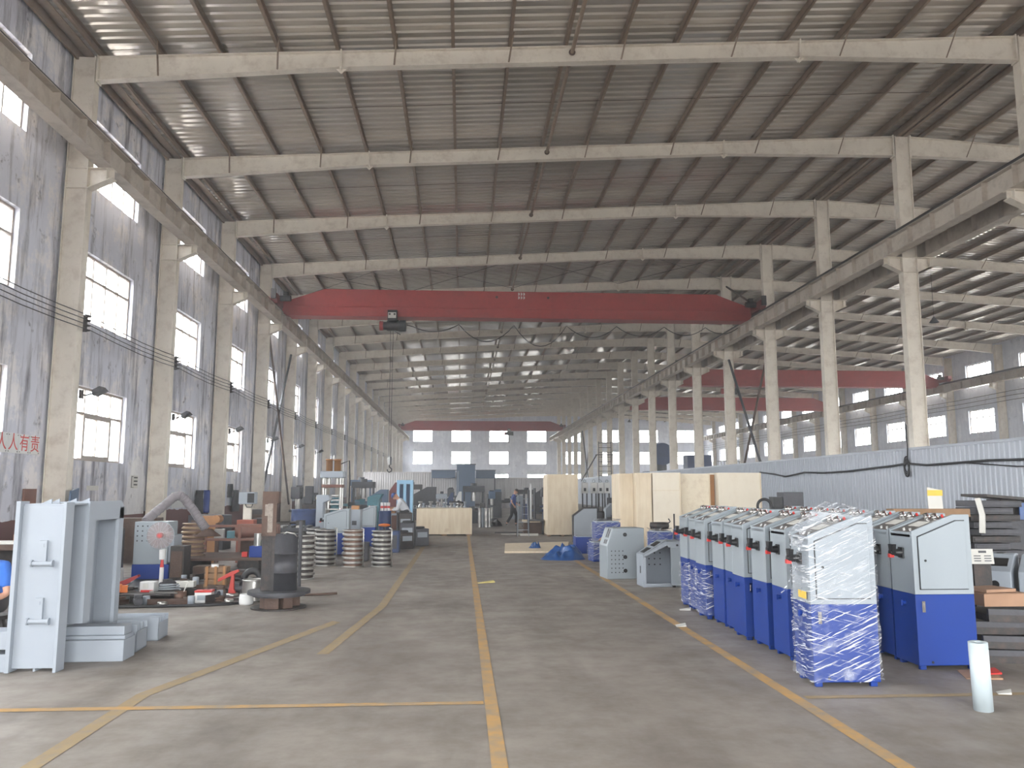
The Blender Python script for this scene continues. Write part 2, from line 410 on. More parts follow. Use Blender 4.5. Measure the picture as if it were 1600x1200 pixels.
# roof: corrugated sheets, ribs running from eave to ridge
def corr_profile(y0, y1, pitch, h):
    p = []; y = y0
    while y < y1:
        p += [(y, 0), (y+pitch*.52, 0), (y+pitch*.62, h), (y+pitch*.9, h)]; y += pitch
    return p+[(y1, 0)]
cp = corr_profile(-11.6, 127.4, .30, .045)
rv = []
for y, h in cp:
    for x in (-9.7, XM, 38.4): rv.append((x, y, ztop(x)+.215+h))
rfc = []
for i in range(len(cp)-1):
    for k in (0, 1): rfc.append((i*3+k, i*3+3+k, i*3+4+k, i*3+1+k))
struct(MB().add(rv, rfc).build('ceiling', ROOF))

# corrugated partitions
def corr_wall(name, axis, pos, a, b, z1, mat):
    pr = corr_profile(a, b, .2, .03); v = []; f = []
    for t, h in pr:
        for z in (0, z1): v.append((pos-h, t, z) if axis == 'x' else (t, pos-h, z))
    for i in range(len(pr)-1): f.append((2*i, 2*i+2, 2*i+3, 2*i+1))
    m = MB().add(v, f)
    if axis == 'x': m.bx(pos-.05, pos+.03, a, b, z1-.02, z1+.05).bx(pos+.01, pos+.05, a, b, .9, 1.0)
    else: m.bx(a, b, pos-.05, pos+.03, z1-.02, z1+.05).bx(a, b, pos+.01, pos+.05, .9, 1.0)
    return struct(m.build(name, mat))
corr_wall('wall_partition', 'x', 13.45, 13.0, 100, 2.84, CORR)
corr_wall('wall_storeroom', 'y', 72.0, -8.6, -.4, 3.1, CORRW)
corr_wall('wall_workshop', 'y', 72.6, 1.05, 8.4, 2.62, CORRW)

# painted floor lines
def quad(name, pts, mat, z=.003):
    return struct(MB().add([(x, y, z) for x, y in pts]+[(x, y, z-.0025) for x, y in pts], [tuple(range(len(pts)))]).build(name, mat))
def linez(name, x, y0, y1, wd, mat): return quad(name, [(x-wd/2, y0), (x+wd/2, y0), (x+wd/2, y1), (x-wd/2, y1)], mat)
linez('trim_1', .24, 2.0, 30, .10, LINE)
linez('trim_2', 2.66, 2.0, 26, .11, LINE)
quad('trim_3', [(-2.62, 2), (-2.5, 2), (-2.5, 7.0), (-1.5, 10.6), (-1.62, 10.7), (-2.62, 7.05)], LINEF)
quad('trim_4', [(-1.45, 8.6), (-1.33, 8.6), (-1.06, 12), (-1.04, 24), (-1.16, 24), (-1.18, 12)], LINEF)
quad('trim_5', [(-9, 6.56), (.18, 6.57), (.18, 6.66), (-9, 6.66)], LINE, .0035)
quad('trim_6', [(2.75, 6.58), (9, 6.6), (9, 6.68), (2.75, 6.67)], LINEF)

# ------------------------------------------------------------------ steelwork
def hcol(x0, x1, fw, h, t=.02):
    m = MB(); m.bx(x0, x0+t, -fw/2, fw/2, 0, h).bx(x1-t, x1, -fw/2, fw/2, 0, h).bx(x0+t, x1-t, -.08, -.07, 0, h)
    return m
def bracket(sx, x0, fw=.26):       # crane corbel on the side sx of face x0
    m = MB(); L = .55
    P = lambda a, z: (x0+sx*a, z)
    m.prism([P(0, 8.6), P(L, 8.86), P(L, 9.08), P(0, 9.08)], 'y', -.015, .015)
    m.prism([P(0, 9.06), P(L, 9.06), P(L, 9.08), P(0, 9.08)], 'y', -fw/2, fw/2)
    m.prism([P(0, 8.58), P(L, 8.84), P(L, 8.86), P(0, 8.6)], 'y', -fw/2, fw/2)
    m.prism([P(L-.14, 8.8), P(L-.12, 8.8), P(L-.12, 9.06), P(L-.14, 9.06)], 'y', -fw/2, fw/2)
    return m
def make_column(kind):
    if kind == 'mid':
        c = hcol(-.25, .25, .28, ztop(XM)-.02)
        c.bx(-.23, .23, -.13, .13, 8.58, 8.6).bx(-.23, .23, -.13, .13, 9.06, 9.08)
    else:
        c = hcol(-.5, 0, .28, 11.82) if kind == 'left' else hcol(0, .48, .28, 11.82)
        a, b = (-.48, -.02) if kind == 'left' else (.02, .48)
        c.bx(a, b, -.13, .13, 8.58, 8.6).bx(a, b, -.13, .13, 9.06, 9.08)
    t = c.build('steel_column', STEEL)
    MB().bx(-.55 if kind == 'left' else (-.35 if kind == 'mid' else -.1), .1 if kind == 'left' else (.35 if kind == 'mid' else .48), -.22, .22, 0, .03).build('base_plate', RUST, t)
    if kind in ('left', 'mid'): bracket(1, 0 if kind == 'left' else .25).build('crane_bracket', STEEL, t)
    if kind in ('right', 'mid'): bracket(-1, 0 if kind == 'right' else -.25).build('crane_bracket', STEEL, t)
    return t
for kind, x, desc, grp in (('left', XL, 'cream steel column against the stained left wall', 'left wall columns'), ('mid', XM, 'cream steel column rising behind the corrugated partition', 'middle row columns'),
                           ('right', 37.6, 'pale steel column against the far right wall', 'far right wall columns')):
    p = make_column(kind); used = False
    for i, y in enumerate(FY):
        if kind == 'right' and i < 4: continue
        if i == 0: continue
        if not used: o = p; used = True; o.location = (x, y+.13, 0)
        else: o = dup(p, (x, y+.13, 0))
        n = i if kind != 'right' else i-3
        lab = '%s, %s from the camera' % (desc, ORD[n-1]) if n <= 12 else desc.replace('column', 'column at the distant end')
        tag(o, lab, 'column', grp, 'thing')

# rafters
def dep(x):
    if x < -3.0: return .42+.18*(-3.0-x)/5.7
    if x > 8.4: return .42+.24*(x-8.4)/5.7
    return .42
def make_rafter(mir):
    xs = [-8.70, -3.0, 8.4, 14.08]; S = lambda x: (2*XM-x) if mir else x
    top = [(S(x), ztop(x)) for x in xs]; bot = [(S(x), ztop(x)-dep(x)) for x in xs]
    m = MB()
    m.prism([p for p in top]+[p for p in bot[::-1]], 'y', -.012, .012)
    for i in range(3):
        for row, s in ((top, 0), (bot, 1)):
            a, b = row[i], row[i+1]
            m.prism([a, b, (b[0], b[1]-.022 if not s else b[1]+.022), (a[0], a[1]-.022 if not s else a[1]+.022)], 'y', -.11, .11)
    for x in (-8.69, -3.0, 8.4, 14.06):
        m.prism([(S(x)-.02, ztop(x)+.04), (S(x)+.02, ztop(x)+.04), (S(x)+.02, ztop(x)-dep(x)-.05), (S(x)-.02, ztop(x)-dep(x)-.05)], 'y', -.115, .115)
    for x in (-3.0, 8.4):
        z = ztop(x)-dep(x)
        m.prism([(S(x)-.13, z), (S(x)+.13, z), (S(x), z-.12)], 'y', -.012, .012)
    r = m.build('roof_rafter', STEEL)
    for x in (-7.28, -4.5, -1.72, 1.06, 3.84, 6.62, 9.4, 12.18):
        z = ztop(x); h = dep(x)
        MB().tube([(S(x)-.0, -.11, z-h+.02), (S(x)+.1, -.55, z+.13)], .022, 4).build('fly_brace', PURLIN, r)
        r.children[-1].location = (0, 0, 0)
    return r
for mir, desc, grp in ((0, 'long tapered cream roof rafter over the main bay', 'main bay rafters'), (1, 'long tapered cream roof rafter over the right bay', 'right bay rafters')):
    p = make_rafter(mir); used = False
    for i, y in enumerate(FY):
        if i == 0: continue
        if not used: used = True; o = p; o.location = (0, y+.13, 0)
        else: o = dup(p, (0, y+.13, 0), children=KID(p) if i < 12 else [])
        tag(o, '%s, %s from the camera' % (desc, ORD[i-1]) if i <= 12 else desc.replace('roof rafter', 'roof rafter near the far end'), 'roof beam', grp, 'thing')
# purlins run the whole length on top of the rafters
PX = [2.45+1.39*k for k in range(-8, 9)]
def cee(m, x, s):
    z = ztop(x)+.003
    m.bx(x-.008, x+.0, HALL_Y0+.1, HALL_Y1-.05, z, z+.2)
    m.bx(x-.008 if s > 0 else x-.07, x+.07 if s > 0 else x, HALL_Y0+.1, HALL_Y1-.05, z, z+.012)
    m.bx(x-.008 if s > 0 else x-.07, x+.07 if s > 0 else x, HALL_Y0+.1, HALL_Y1-.05, z+.19, z+.2); return m
for side in (0, 1):
    for k, x in enumerate(PX):
        if side and k == 0: continue
        xx = 2*XM-x if side else x
        o = cee(MB(), xx, -1 if side else 1).build('roof_purlin', PURLIN)
        n = k if not side else len(PX)-1-k
        tag(o, 'thin brown purlin under the roof sheets, %s from the %s' % (ORD[n], 'left wall' if not side else 'ridge towards the right'), 'purlin', 'main bay purlins' if not side else 'right bay purlins', 'thing')
o = MB().bx(XM-.16, XM-.04, HALL_Y0+.1, HALL_Y1-.1, ztop(XM)-.02, ztop(XM)+.2).bx(XM+.04, XM+.16, HALL_Y0+.1, HALL_Y1-.1, ztop(XM)-.02, ztop(XM)+.2).build('ridge_beam', PURLIN)
tag(o, 'dark double beam along the ridge above the middle columns', 'beam', None, 'thing')
o = MB().bx(-9.2, -9.14, HALL_Y0+.1, HALL_Y1-.1, 11.75, 11.98).bx(-9.2, -8.98, HALL_Y0+.1, HALL_Y1-.1, 11.98, 12.0).bx(-8.95, -8.8, HALL_Y0+.1, HALL_Y1-.1, 11.86, 11.88).build('eave_beam', PURLIN)
tag(o, 'brown eave beam running along the top of the left wall', 'beam', None, 'thing')
# tie pipes between rafters beside the middle purlin, sag rods between purlins
for i in range(1, 17):
    y0, y1 = FY[i-1]+.26, FY[i]
    o = MB().cyl((2.62, y0, ztop(2.62)-.2), (2.62, y1, ztop(2.62)-.2), .05, n=10).build('tie_pipe', PURLIN)
    MB().cyl((2.62, y1-.02, ztop(2.62)-.2), (2.62, y1, ztop(2.62)-.2), .085, n=10).build('end_plate', RUST, o)
    tag(o, 'brown tie pipe at mid span, %s bay from the camera' % ORD[i-1] if i < 12 else 'brown tie pipe at mid span near the far end', 'tie rod', 'tie pipes at mid span', 'thing')
for i in range(1, 9):
    y = FY[i]-2.9
    o = MB().tube([(x, y+.02*math.sin(x*3), ztop(x)+.06) for x in [-8.7+.7*k for k in range(33)]], .009, 4).build('sag_rod', RUST)
    tag(o, 'thin dark sag rod crossing the main bay purlins, %s from the camera' % ORD[i-1], 'tie rod', 'main bay sag rods', 'thing')

# crane runway beams with rail
def runway(x, label, y0=6.0):
    L = HALL_Y1-.3
    m = MB(); m.bx(x-.008, x+.008, y0, L, 9.1, 9.66).bx(x-.17, x+.17, y0, L, 9.085, 9.105).bx(x-.17, x+.17, y0, L, 9.645, 9.665)
    y = y0+.6
    while y < L:
        m.bx(x-.16, x+.16, y-.006, y+.006, 9.105, 9.645); y += 1.2
    o = m.build('crane_runway_beam', BEAMP); tag(o, label, 'crane beam', 'crane runway beams', 'thing')
    MB().bx(x-.15, x+.15, y0, L, 9.666, 9.70).bx(x-.03, x+.03, y0, L, 9.70, 9.77).bx(x-.045, x+.045, y0, L, 9.77, 9.82).build('rail', RAILM, o)
    return o
runway(-8.36, 'grey crane runway beam on brackets along the left wall')
runway(13.72, 'cream crane runway beam on the hall side of the middle columns')
runway(14.98, 'cream crane runway beam on the right-bay side of the middle columns')
runway(37.22, 'hazy grey crane runway beam along the far right wall')
# cross bracing
def brace(pts, r, label, mat=DARKB):
    o = MB().tube(pts, r, 6).build('cross_brace', mat); return tag(o, label, 'brace', None, 'thing')
ya, yb = FY[4]+.40, FY[5]-.12
brace([(-8.95, ya, 1.0), (-8.95, yb, 8.6)], .06, 'dark diagonal brace by the left wall rising away to a crane bracket')
brace([(-8.80, ya, 8.6), (-8.80, yb, .9)], .05, 'brown diagonal brace by the left wall falling away from the camera', RUST)
brace([(14.30, ya, 1.0), (14.30, yb, 8.55)], .07, 'dark diagonal brace between middle columns rising away from the camera')
brace([(14.45, ya, 8.55), (14.45, yb, 1.0)], .06, 'brown diagonal brace between middle columns falling away from the camera', RUST)
brace([(14.30, ya-.14, 9.9), (14.30, yb, 12.6)], .05, 'upper brown brace above the crane beam by the red girder', RUST)
yc, yd = FY[13]+.40, FY[14]-.12
brace([(14.30, yc, 1.0), (14.30, yd, 8.55)], .07, 'distant diagonal brace in the middle row rising away from the camera')
brace([(14.45, yc, 8.55), (14.45, yd, 1.0)], .06, 'distant diagonal brace in the middle row falling away from the camera', RUST)
k = 0
for (xa, xb) in ((-8.6, -3.0), (-3.0, 2.6), (2.6, 8.4), (8.4, 14.0)):
    for s in (0, 1):
        a, b = (xa, xb) if not s else (xb, xa)
        o = MB().tube([(a, FY[4]+.3, ztop(a)-.12), (b, FY[5], ztop(b)-.12)], .014, 4).build('roof_brace_rod', DARK)
        tag(o, 'thin crossed roof brace rod above the red crane, %s from the left' % ORD[k], 'tie rod', 'roof brace rods', 'thing'); k += 1
# conductor wires with insulator brackets along the left wall and the far right wall
for q, z in enumerate((5.62, 5.51, 5.40, 5.29)):
    pts = []
    for i in range(0, 14):
        y = FY[i]+.4
        pts += [(-8.6, y, z), (-8.6, y+1.5, z-.05), (-8.6, y+3, z-.07), (-8.6, y+4.5, z-.05)]
    o = MB().tube(pts, .011, 5).build('conductor_wire', CABLE)
    tag(o, 'bare conductor wire along the left columns, %s from the top of four' % ORD[q], 'wire', 'left conductor wires')
ins = MB().bx(-.12, .02, -.02, .02, -.2, .2)
for z in (-.165, -.055, .055, .165): ins.cyl((0, 0, z), (.1, 0, z), .03, .02, 8)
ip = ins.build('wire_insulator', DARK)
for i in range(1, 14):
    o = ip if i == 1 else ip.copy()
    if i > 1: COL.objects.link(o)
    o.location = (-8.7, FY[i]+.36, 5.455)
    tag(o, 'dark four-way insulator bracket on the %s left column' % ORD[i-1], 'insulator', 'left insulators')
for q, z in enumerate((8.2, 7.9, 7.6)):
    o = MB().tube([(36.6, 40+6*i, z-(.06 if i % 2 else 0)) for i in range(15)], .02, 5).build('conductor_wire', CABLE)
    tag(o, 'conductor wire along the far right wall, %s from the top of three' % ORD[q], 'wire', 'right bay conductor wires')
# floodlights on the left columns
fl = thing('floodlight', 'x', 'floodlight')
MB().tube([(0, 0, 0), (.05, .1, -.02), (.22, .2, .06)], .02, 6).bx(-.03, .03, -.05, .05, -.1, .1).build('arm', DARK, fl)
MB().prism([(-.13, .0), (.13, .0), (.10, .12), (-.10, .12)], 'y', -.16, .16, Matrix.Translation((.32, .26, .05)) @ Matrix.Rotation(-.5, 4, 'Y')).build('lamp_housing', DARKB, fl)
for i in range(1, 7):
    o = fl if i == 1 else dup(fl)
    o.location = (-8.68, FY[i]+.3, 3.8)
    tag(o, 'small grey floodlight on an arm on the %s left column' % ORD[i-1], 'lamp', 'left floodlights')
# bell lamps hanging under the right bay roof
bl = thing('pendant_lamp', 'x', 'lamp')
MB().tube([(0, 0, .3), (0, 0, 2.9)], .012, 5).build('suspension_rod', DARK, bl)
MB().lathe([(.03, .3), (.06, .26), (.10, .2), (.24, .0), (.22, 0), (.09, .18), (.02, .2)], n=20).build('lamp_shade', DARKB, bl)
for i, (x, y, z, lab) in enumerate(((24.3, 40, 10.2, 'dark bell pendant lamp hanging in front of the right bay rafters'), (26, 82, 9.9, 'tiny bell pendant lamp far down the right bay'), (20.69, 100, 9.92, 'distant bell pendant lamp beyond the middle columns'))):
    o = bl if i == 0 else dup(bl)
    o.location = (x, y, z); o['label'] = lab
# ------------------------------------------------------------------ overhead cranes
def make_crane(y, xa, xb, label, full=True):
    t = thing('overhead_crane', label, 'crane', (0, 0, 0))
    z0, z1 = 9.54, 10.80; L, R = xa+.1, xb-.1
    m = MB()
    prof = [(L, z0+.12), (L+.3, z0), (R-.3, z0), (R, z0+.12), (R, z0+.62), (R-1.7, z1), (L+1.9, z1), (L, z0+.62)]
    m.prism(prof, 'y', y, y+.55)
    o = m.build('girder', RED, t, .02)
    MB().bx(L+.3, R-.3, y-.14, y+.69, z0-.03, z0+.02).bx(L+.2, R-.2, y-.05, y, z0+.42, z0+.47).bx(L+.2, R-.2, y-.02, y, z0+.02, z0+.42).build('bottom_flange', RED, t)
    for s, x in ((-1, xa), (1, xb)):
        c = MB().prism([(y-1.3, z0+.5), (y-1.1, z0+.32), (y+1.7, z0+.32), (y+1.9, z0+.5), (y+1.9, z0+.72), (y-1.3, z0+.72)], 'x', x-.14, x+.14).build('end_carriage', DRED, t)
        for yy in (y-.9, y+1.5):
            MB().cyl((x-.07, yy, z0+.445), (x+.07, yy, z0+.445), .15, n=20).build('wheel', DARK, c)
        MB().cyl((x-s*.15, y-.7, z0+.62), (x-s*.62, y-.7, z0+.62), .13, n=14).bx(min(x-s*.3, x-s*.5), max(x-s*.3, x-s*.5), y-.8, y-.6, z0+.74, z0+.9).build('drive_motor', DARK, t)
        if full: MB().bx(x-.1, x+.1, y-1.42, y-1.3, z0+.46, z0+.9).build('buffer', DARK, t)
    if full:
        for x in (1.55, 3.95):
            MB().cyl((x, y-.012, z1-.28), (x, y+.002, z1-.28), .06, n=14).build('hole_cover', BLACKP, t)
        mk = MB()
        for q in range(3):
            for r in range(2): mk.bx(2.55+q*.12, 2.62+q*.12, y-.006, y-.001, z1-.34+r*.17, z1-.24+r*.17).bx(2.55+q*.12, 2.575+q*.12, y-.007, y-.002, z1-.37+r*.17, z1-.22+r*.17)
        mk.build('marking', WHITEP, t)
    return t
cr = make_crane(37.1, -8.36, 13.72, 'red single-girder overhead crane nearest the camera over the main bay')
def make_hoist(x, y, label, hookz, full=True):
    t = thing('electric_hoist', label, 'hoist', (0, 0, 0))
    yy = y+.27
    MB().cyl((x-.28, yy, 9.15), (x+.30, yy, 9.15), .24, n=20).build('rope_drum', DARK, t)
    MB().cyl((x+.30, yy, 9.15), (x+.58, yy, 9.15), .27, n=20).cyl((x-.45, yy, 9.15), (x-.28, yy, 9.15), .2, n=20).build('motor_housing', BLACKP, t)
    MB().cyl((x-.62, yy, 9.15), (x-.45, yy, 9.15), .22, n=20).build('end_cap', RED, t)
    MB().bx(x-.22, x+.22, y-.25, y-.17, 9.3, 9.8).bx(x-.2, x+.2, y-.17, y+.7, 9.30, 9.38).bx(x-.22, x+.22, y+.7, y+.78, 9.3, 9.8).build('trolley', BLACKP, t)
    MB().bx(x-.19, x+.17, y-.262, y-.251, 9.42, 9.68).build('label_plate', PAPER, t)
    MB().cyl((x-.12, y-.27, 9.60), (x-.12, y-.24, 9.60), .05, n=10).cyl((x+.1, y-.27, 9.60), (x+.1, y-.24, 9.60), .05, n=10).build('wheel', DARK, t)
    rp = MB()
    for dx in (-.06, .06): rp.cyl((x-.05+dx, yy, 9.0), (x-.05+dx*.7, yy, hookz+.55), .011, n=5)
    rp.build('wire_rope', DARK, t)
    hk = MB().prism([(x-.11, hookz+.2), (x-.12, hookz+.45), (x-.08, hookz+.6), (x-.02, hookz+.6), (x+.02, hookz+.45), (x+.01, hookz+.2)], 'y', yy-.06, yy+.06)
    b = hk.build('hook_block', WHITEP, t, .02)
    MB().bx(x-.02, x+.05, yy-.07, yy+.07, hookz+.2, hookz+.56).build('block_cheek', BLACKP, b)
    MB().tube([(x-.05, yy, hookz+.2), (x-.05, yy, hookz+.1), (x+.05, yy, hookz+.02), (x+.05, yy, hookz-.08), (x-.05, yy, hookz-.14), (x-.13, yy, hookz-.08), (x-.14, yy, hookz)], .028, 8).build('hook', DARK, b)
    if full: MB().tube([(x+.1, yy-.1, 8.9), (x+.35, yy-.1, 8.72)], .02, 5).build('limit_switch_arm', DARK, t)
    return t
make_hoist(-3.24, 37.1, 'black electric hoist with red end cap under the nearest crane', 2.55)
# festoon cable hung in loops from the girder
pts = [(-2.6, 37.38, 9.2)]
stops = [-2.6, -.2, 2.4, 4.9, 7.3, 9.6, 11.6, 13.2]
for a, b, dpt in zip(stops, stops[1:], (.35, .8, 1.0, .55, .45, .4, .3)):
    for i in range(1, 11):
        u = i/10; pts.append((a+(b-a)*u, 37.85, 9.35-dpt*4*u*(1-u)))
o = MB().tube(pts, .02, 6).build('festoon_cable', CABLE); tag(o, 'black festoon cable looping under the nearest red crane girder', 'cable')
make_crane(110, -8.36, 13.72, 'small-looking dark red crane far off before the end wall', False)
make_hoist(6.3, 110, 'tiny dark hoist under the far crane before the end windows', 8.0, False)
make_crane(61, 14.98, 37.22, 'red overhead crane in the right bay nearer the camera', False)
make_crane(80, 14.98, 37.22, 'dark red overhead crane farther back in the right bay', False)
make_hoist(20.5, 61, 'dark hoist under the nearer right bay crane', 7.9, False)
# ------------------------------------------------------------------ right side: control cabinets
def upper_profile(W, z0, zs, zt): return [(0, z0), (0, zs), (W*.72, zt), (W, zt), (W, z0)]
def make_cabinet(W=.57, D=.405):
    t = thing('control_cabinet', 'x', 'cabinet')
    b = MB().bx(0, W, 0, D, .04, .68)
    for x in (.02, W-.08):
        for y in (.02, D-.06): b.bx(x, x+.06, y, y+.04, 0, .04)
    base = b.build('base_box', BLUE, t, .006)
    MB().cyl((-.03, D*.45, .585), (0, D*.45, .585), .022, n=12).bx(-.045, -.03, D*.45-.012, D*.45+.012, .56, .61).build('latch', BLUE, base)
    MB().bx(.055, .085, -.012, .0, .52, .62).bx(.062, .078, -.02, -.01, .54, .6).build('latch', CHROME, base)
    MB().cyl((.13, -.004, .07), (.13, .002, .07), .012, n=10).build('cable_hole', BLACKP, base)
    u = MB(); P = upper_profile(W, .68, 1.23, 1.385)
    u.prism(P, 'y', .025, D-.025)
    Q = upper_profile(W, .68, 1.26, 1.415)
    u.prism(Q, 'y', 0, .025); u.prism(Q, 'y', D-.025, D)
    u.bx(0, .012, .025, D-.025, 1.2, 1.25)
    up = u.build('upper_box', GREY, t, .004)
    # sloping panel with its buttons
    import math as _m
    L = _m.hypot(W*.72, .155); ang = _m.atan2(.155, W*.72)
    MS = Matrix.Translation((0, 0, 1.231)) @ Matrix.Rotation(-ang, 4, 'Y')
    pn = MB().bx(.02, L-.01, .03, D-.03, 0, .012, MS).build('control_panel', SPEAK, t)
    MB().bx(L*.36, L*.62, .12, D-.1, .012, .016, MS).build('display', PAPER, pn)
    lg = MB()
    for q in range(4): lg.cyl((.05+.03*(q % 2), .09+.055*q, .012), (.05+.03*(q % 2), .09+.055*q, .02), .012, n=8, M=MS)
    lg.build('indicator_lights', WHITEP, pn)
    for q in range(2):
        y = .14+.14*q
        s = MB().cyl((L*.80, y, .012), (L*.80, y, .035), .034, n=14, M=MS).cyl((L*.80, y, .035), (L*.80, y, .065), .024, .03, n=14, M=MS).build('push_button', CHROME, pn)
        MB().cyl((L*.92, y-.04, .012), (L*.92, y-.04, .04), .012, n=10, M=MS).build('push_button', REDP, pn)
    # door on the face with its lock
    d = .055; dp = [(d, .73), (d, 1.205), (W*.72+.02, 1.355), (W-d, 1.355), (W-d, .73)]
    g = MB().prism([(d-.008, .722), (d-.008, 1.212), (W*.72+.016, 1.363), (W-d+.004, 1.363), (W-d+.004, .722)], 'y', -.002, .001).build('door_gasket', BLACKP, t)
    dr = MB().prism(dp, 'y', -.014, -.001).build('door', GREY, t, .004)
    MB().cyl((d+.055, -.019, .99), (d+.055, -.012, .99), .011, n=12).build('lock', BLACKP, dr)
    # isolator switch on the aisle face
    yh = D*.48
    s = MB().bx(-.014, 0, yh-.045, yh+.045, 1.0, 1.1).cyl((-.07, yh, 1.05), (-.014, yh, 1.05), .03, .04, n=14).prism([(yh-.018, 1.02), (yh+.018, 1.02), (yh+.045, 1.13), (yh-.045, 1.13)], 'x', -.11, -.07).cyl((-.12, yh, 1.05), (-.07, yh, 1.05), .026, n=12).build('isolator_switch', BLACKP, t, .004)
    MB().bx(-.128, -.085, yh-.02, yh+.02, 1.005, 1.04).build('switch_tab', REDP, s)
    return t
def film_band(z0, z1, W, D, seed, mat=None, faces=('l', 'f')):
    rnd = random.Random(seed); m = MB(); nu, nv = 26, max(6, int((z1-z0)*22)); v = []
    pts = [(-.01, D+.005), (-.01, -.012), (W+.01, -.012)]
    per = []
    for k in range(nu+1):
        u = k/nu*(D+W); per.append((-.016, D-u) if u < D else (u-D, -.02))
    for j in range(nv+1):
        for x, y in per:
            v.append((x-rnd.random()*.012, y-rnd.random()*.012, z0+(z1-z0)*j/nv+rnd.uniform(-.01, .01)))
    f = [(j*(nu+1)+k, j*(nu+1)+k+1, (j+1)*(nu+1)+k+1, (j+1)*(nu+1)+k) for j in range(nv) for k in range(nu)]
    return m.add(v, f, True)
cab = make_cabinet(); first_cab = True
def place_cab(x, y, rz, label, grp):
    global first_cab
    o = cab if first_cab else dup(cab)
    first_cab = False; o.location = (x, y, 0); o.rotation_euler = (0, 0, rz); tag(o, label, 'cabinet', grp); return o
ROW1 = [8.0, 8.54, 9.08, 9.53, 9.97, 10.54, 11.09, 11.55]
G1 = 'control cabinets in the aisle row'
tails = ['nearest behind the wrapped one', 'second behind the wrapped one', 'third behind the wrapped one', 'fourth behind the wrapped one',
         'fifth behind the wrapped one', 'sixth, film round its base', 'seventh, film round its base', 'last at the far end']
for i, y in enumerate(ROW1):
    o = place_cab(3.17+.035*math.sin(i*2.1+.6), y, .02*math.sin(i*1.7), 'grey and blue control cabinet of the aisle row, '+tails[i], G1)
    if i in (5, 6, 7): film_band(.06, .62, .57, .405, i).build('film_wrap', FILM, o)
ROW2 = [7.52, 7.98, 8.5, 9.02, 9.5, 10.0, 10.5, 11.0]
tl2 = ['nearest, door facing the camera', 'second from the camera']+['%s from the camera' % ORD[k] for k in range(2, 8)]
for i, y in enumerate(ROW2):
    place_cab(4.21+.02*math.sin(i*1.3), y, 0 if i == 0 else .02*math.sin(i*2.3), 'grey and blue control cabinet of the second row, '+tl2[i], 'control cabinets in the second row')
wc = place_cab(2.965, 6.94, -.03, 'grey over blue control cabinet wrapped in clear film, standing in front of the row', 'wrapped cabinet')
del wc['group']
# film around the wrapped cabinet, tented over its top
def big_film(W, D):  # stretched film with a gathered peak
    rnd = random.Random(3); nu = 64; per = []
    P = 2*(W+D)
    for k in range(nu):
        u = k/nu*P
        if u < W: per.append((u, -.022))
        elif u < W+D: per.append((W+.018, u-W))
        elif u < 2*W+D: per.append((2*W+D-u, D+.018))
        else: per.append((-.02, P-u))
    rings = []; zl = [.05+.06*i for i in range(20)]
    for z in zl:
        fl = .03 if z < .1 else 0
        rings.append([(W/2+(x-W/2)*(1+fl)+rnd.uniform(-.009, .009), D/2+(y-D/2)*(1+fl)+rnd.uniform(-.009, .009), z+rnd.uniform(-.02, .02)) for x, y in per])
    top = [(x-.01+rnd.uniform(-.01, .012), y+rnd.uniform(-.01, .01), 1.265+min(1, max(0, x)/(W*.72))*.175+rnd.uniform(-.01, .01)) for x, y in per]
    rings.append(top); px, py, pz = .24, .2, 1.545
    for s in (.25, .5, .72, .9, .99):
        sag = .02*math.sin(PI*s)
        rings.append([(x+(px-x)*s+rnd.uniform(-.012, .012)*(1-s), y+(py-y)*s+rnd.uniform(-.012, .012)*(1-s), z+(pz-z)*s+sag+rnd.uniform(-.012, .012)*(1-s)) for x, y, z in top])
    v = [p for r in rings for p in r]; f = []
    for j in range(len(rings)-1):
        for k in range(nu): f.append((j*nu+k, j*nu+(k+1) % nu, (j+1)*nu+(k+1) % nu, (j+1)*nu+k))
    m = MB().add(v, f, True)
    # loose tail pulled out towards the aisle
    tv = []; 
    for j in range(7):
        for k in range(6):
            a = j/6; b = k/5
            tv.append((-.02-.16*a*(1-b*.85)+rnd.uniform(-.008, .008), -.015+.2*b, 1.30-.42*a+rnd.uniform(-.01, .01)+.05*b))
    m.add(tv, [(j*6+k, j*6+k+1, (j+1)*6+k+1, (j+1)*6+k) for j in range(6) for k in range(5)], True)
    m.tube([(-.17, -.02, .90), (-.24, -.03, .80), (-.26, -.03, .78)], .006, 5)
    return m
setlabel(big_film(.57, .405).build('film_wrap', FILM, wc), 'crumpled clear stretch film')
MB().bx(-.022, -.016, .05, .22, .72, .78).build('sticker', YELLOW, wc)

# two grey enclosures on the floor before the row
def shell_box(prof, D, th, open_front):
    m = MB(); n = len(prof)
    for i in range(n):
        a, b = prof[i], prof[(i+1) % n]
        d = Vector((b[0]-a[0], b[1]-a[1])).normalized(); nn = Vector((-d.y, d.x))*th
        m.prism([a, b, (b[0]-nn.x, b[1]-nn.y), (a[0]-nn.x, a[1]-nn.y)], 'y', 0, D)
    m.prism(prof, 'y', D-th, D)
    return m
t = thing('grey_enclosure', 'grey steel enclosure standing on the floor with rows of holes and three black grommets', 'cabinet', (2.70, 15.28, 0), .10)
pr = [(.72, 0), (.72, .93), (.12, .93), (0, .60), (0, 0)]
MB().prism(pr[::-1], 'y', 0, .55).build('body', GREY, t, .01)
h = MB()
for r in range(6):
    for c in range(4): h.cyl((.085+.072*c, -.003, .12+.078*r), (.085+.072*c, .001, .12+.078*r), .011, n=10)
o = h.build('vent_holes', BLACKP, t); o['kind'] = 'stuff'
for z in (.81, .40, .15):
    g = MB().cyl((.345, -.016, z), (.345, 0, z), .036, n=18).build('grommet', BLACKP, t); MB().cyl((.345, -.02, z), (.345, -.016, z), .012, n=10).build('grommet_core', DARKB, g)
